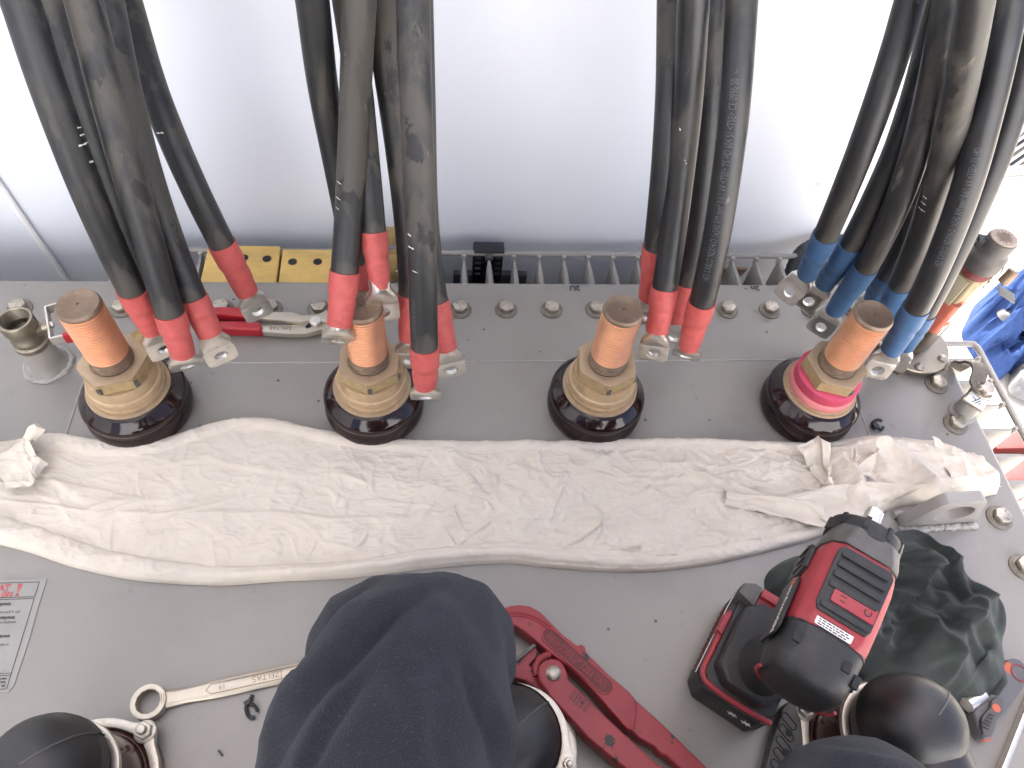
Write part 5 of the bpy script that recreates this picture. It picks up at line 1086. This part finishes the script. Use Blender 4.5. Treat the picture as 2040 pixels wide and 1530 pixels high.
FOLD = [([(905, 1150), (800, 1235), (690, 1345), (600, 1440), (520, 1560)], .0130, .0095, 1), ([(820, 1150), (735, 1230), (655, 1325), (585, 1420), (520, 1500)], .0140, .011, -1), ([(760, 1330), (690, 1420), (640, 1500), (610, 1560)], .0075, .009, 1),
        ([(925, 1300), (955, 1400), (990, 1470), (1010, 1540)], .0100, .009, -1), ([(985, 1250), (1000, 1350), (1012, 1450)], .0040, .007, 1), ([(860, 1400), (840, 1480), (850, 1560)], .0030, .012, 1), ([(1640, 1480), (1700, 1500), (1800, 1530)], .004, .008, 1)]
def trouser_disp(co, no):
    x, y, z = co.T; d = np.zeros(len(co))
    for L_, a, w_, sg in FOLD:
        P_ = np.array([tuple(p)[:2] for p in crom([G(q[0], q[1], .20) for q in L_], 6)]); best = np.full(len(co), 9.0); sgn = np.zeros(len(co)); tt = np.zeros(len(co))
        for i in range(len(P_) - 1):
            e = P_[i + 1] - P_[i]; l2 = e @ e; u = np.clip(((x - P_[i, 0]) * e[0] + (y - P_[i, 1]) * e[1]) / l2, 0, 1); dx = x - P_[i, 0] - u * e[0]; dy = y - P_[i, 1] - u * e[1]; dd = np.hypot(dx, dy)
            up = dd < best; best = np.where(up, dd, best); sgn = np.where(up, np.sign(e[0] * dy - e[1] * dx), sgn); tt = np.where(up, (i + u) / (len(P_) - 1), tt)
        s_ = best * sgn * sg; fade = np.sin(np.clip(tt, 0.0, 1) * math.pi * .80 + .12) * np.clip(tt * 3 + .1, 0, 1) * (z > .12)
        d += .95 * a * fade * np.where(s_ > 0, np.exp(-(s_ / (w_ * .45)) ** 2), np.exp(-(s_ / (w_ * 1.6)) ** 2)) - .50 * a * fade * np.exp(-((s_ - w_ * .9) / (w_ * .5)) ** 2)
    d += .004 * (fbm(x * 18 + z * 12, y * 14 - z * 9, 71, 3) - .5) + .0022 * (ridged(x * 30 + y * 20, z * 26 - y * 12, 75, 2) - .4)
    return co + no * d[:, None]
joined([legL, kneecap, legR, pel], .0045, 'trousers', MT['denim'], trouser_disp, 6)
# upper body behind the lens: torso, arms raising the phone position, head
ch = V((.035, -.33, .46)); nk = V((.03, -.30, .60)); hd_ = V((.025, -.255, .735))
tors = limb([V((.035, -.31, .14)), V((.035, -.335, .28)), ch, V((.032, -.325, .545))], [.125, .125, .140, .085], 24)
shL, shR = V((-.135, -.325, .52)), V((.205, -.325, .52)); elL, elR = V((-.215, -.20, .40)), V((.285, -.20, .40)); wrL, wrR = V((-.12, -.095, .60)), V((.17, -.095, .60))
slv = [limb([ch + V((-.05, 0, .04)), shL, shL.lerp(elL, .75)], [.085, .068, .056]), limb([ch + V((.05, 0, .04)), shR, shR.lerp(elR, .75)], [.085, .068, .056])]
joined([tors] + slv, .008, 'shirt', MT['shirt'], lambda co, no: co + no * (.006 * (fbm(co[:, 0] * 12 + co[:, 1] * 9, co[:, 2] * 12, 5, 3) - .5))[:, None], 4)
def hand(wr, tgt, side_):
    a = (tgt - wr).normalized(); s_ = V((side_, 0, 0)); s_ = (s_ - a * s_.dot(a)).normalized(); P_ = [limb([wr, wr + a * .05, wr + a * .085], [.024, .036, .034], 14)]
    for k, l_ in enumerate((.060, .072, .066, .050)):
        b = wr + a * .085 + s_ * (.026 - .0175 * k); P_.append(limb([b, b + a * l_ * .45 + V((0, -.004, .006)), b + a * l_ * .75 + V((0, -.012, .0)), b + a * l_ * .85 + V((0, -.02, -.008))], [.0088, .0082, .0075, .0065], 8))
    b = wr + a * .03 + s_ * .028; P_.append(limb([b, b + s_ * .022 + a * .025, b + s_ * .026 + a * .05], [.012, .010, .008], 8)); return P_
skin = [limb([nk + V((0, -.02, -.05)), nk + V((0, 0, .03)), hd_ + V((0, -.01, -.05))], [.06, .054, .056]), limb([hd_ + V((0, .015, -.075)), hd_ + V((0, .006, -.02)), hd_ + V((0, -.008, .045))], [.048, .074, .076], 24), limb([hd_ + V((0, .066, .0)), hd_ + V((0, .086, -.030))], [.008, .013], 10), limb([hd_ + V((-.020, .062, -.062)), hd_ + V((.020, .062, -.062))], [.008, .008], 8)]
skin += [limb([hd_ + V((sg * .074, -.012, .012)), hd_ + V((sg * .078, -.018, -.018))], [.015, .012], 10) for sg in (-1, 1)]
skin += [limb([shL, elL, wrL], [.052, .042, .027]), limb([shR, elR, wrR], [.052, .042, .027])] + hand(wrL, V((-.075, -.03, .70)), 1) + hand(wrR, V((.125, -.03, .70)), -1)
skin += [limb([ch, V((.035, -.33, .2)), HL.lerp(HR, .5)], [.10, .10, .09]), limb([HL, HL.lerp(KL, .5) + V((-.012, 0, .015)), KL + V((0, -.03, 0))], [.055, .050, .042]), limb([HR, HR.lerp(KR, .5) + V((0, 0, .012)), KR + V((-.004, -.015, 0))], [.055, .050, .042]), limb([KL + V((0, -.03, -.02)), KL.lerp(AL, .5) + V((0, 0, -.03)), AL], [.040, .038, .034]), limb([KR + V((-.006, -.02, -.02)), KR.lerp(AR, .55) + V((0, -.02, -.02)), AR], [.040, .038, .034])]
for A_, d_ in ((AL, V((.02, .0, 0))), (AR, V((-.06, .05, 0)))): skin.append(limb([A_, A_ + d_ * .6 + V((0, 0, -.015)), A_ + d_ * 2.0 + V((0, .03, -.020))], [.040, .036, .028]))
joined(skin, .0055, 'body', MT['skin'], None, 3)
m = limb([hd_ + V((0, -.035, -.03)), hd_ + V((0, -.028, .03)), hd_ + V((0, -.006, .070))], [.064, .080, .066], 24); build('hair', m, MT['hair'], pt)
for sg in (-1, 1):
    m = MB(); m.lathe(hd_ + V((sg * .028, .0655, .004)), [(.0005, -.004), (.009, 0), (.006, .0045), (.0005, .006)], 14, (0, 1, 0)); build('eye', m, MT['paper'], pt)
# ------------------------------------------------------------------ bright yard at the right
d = (G(2040, 340, -1.3) - G(1970, 390, -1.3)); d.z = 0; d.normalize(); s_ = Vector((-d.y, d.x, 0))
lab = ['nearest', 'second', 'third', 'fourth', 'fifth', 'farthest']
for k in range(6):
    base = G(1985, 420, -1.3) + s_ * (.062 * k)
    m = MB(); fr = (base + d * -.35, s_, Vector((0, 0, 1)), d); hw, hh_, th = .021, .042, .004
    m.prism([(-hw, 0), (hw, 0), (hw, hh_), (hw - .012, hh_), (hw - .012, hh_ - th), (hw - th, hh_ - th), (hw - th, th), (-hw + th, th), (-hw + th, hh_ - th), (-hw + .012, hh_ - th), (-hw + .012, hh_), (-hw, hh_)], 0, 2.2, fr)
    solo('steel_profile', m, MT['galv'], f'{lab[k]} of six pale steel profiles lying side by side in the sunny yard', 'profile', 'pale steel profiles stacked in the yard')
o = G(1975, 455, -1.3); t = thing('cardboard_box', 'pale cardboard box with raised flap standing in the sunny yard', 'box', o)
m = MB(); m.box(o + Vector((0, .0, .11)), (.26, .20, .22), rz=.15); build('box_body', m, MT['paper'], t, bevel=.004)
m = MB(); m.box(o + Vector((-.02, .10, .228)), (.28, .05, .012), rz=.15); build('flap', m, MT['card'], t, bevel=.002)
m = MB(); m.box(o + Vector((.0, -.02, .2215)), (.262, .03, .002), rz=.15); build('tape', m, MT['wood'], t)
# red oxide valve frames on the ground beyond the right-hand fins
for px, py, lb in ((2015, 895, 'red painted steel frame seen between the right fins, upper gap'), (2036, 955, 'red painted steel frame seen between the right fins, lower gap')):
    q = G(px, py, -.55); m = MB(); m.box(q, (.16, .05, .10)); t = thing('red_frame', lb, 'frame', q - Vector((0, 0, .75)), 'red frames below the right fins')
    build('frame_body', m, MT['redvalve'], t, bevel=.004)
    m = MB(); m.box(q + Vector((.02, 0, .055)), (.012, .06, .02)); m.box(q + Vector((0, 0, -.40)), (.05, .05, .70)); build('frame_post', m, MT['redvalve'], t, bevel=.002)
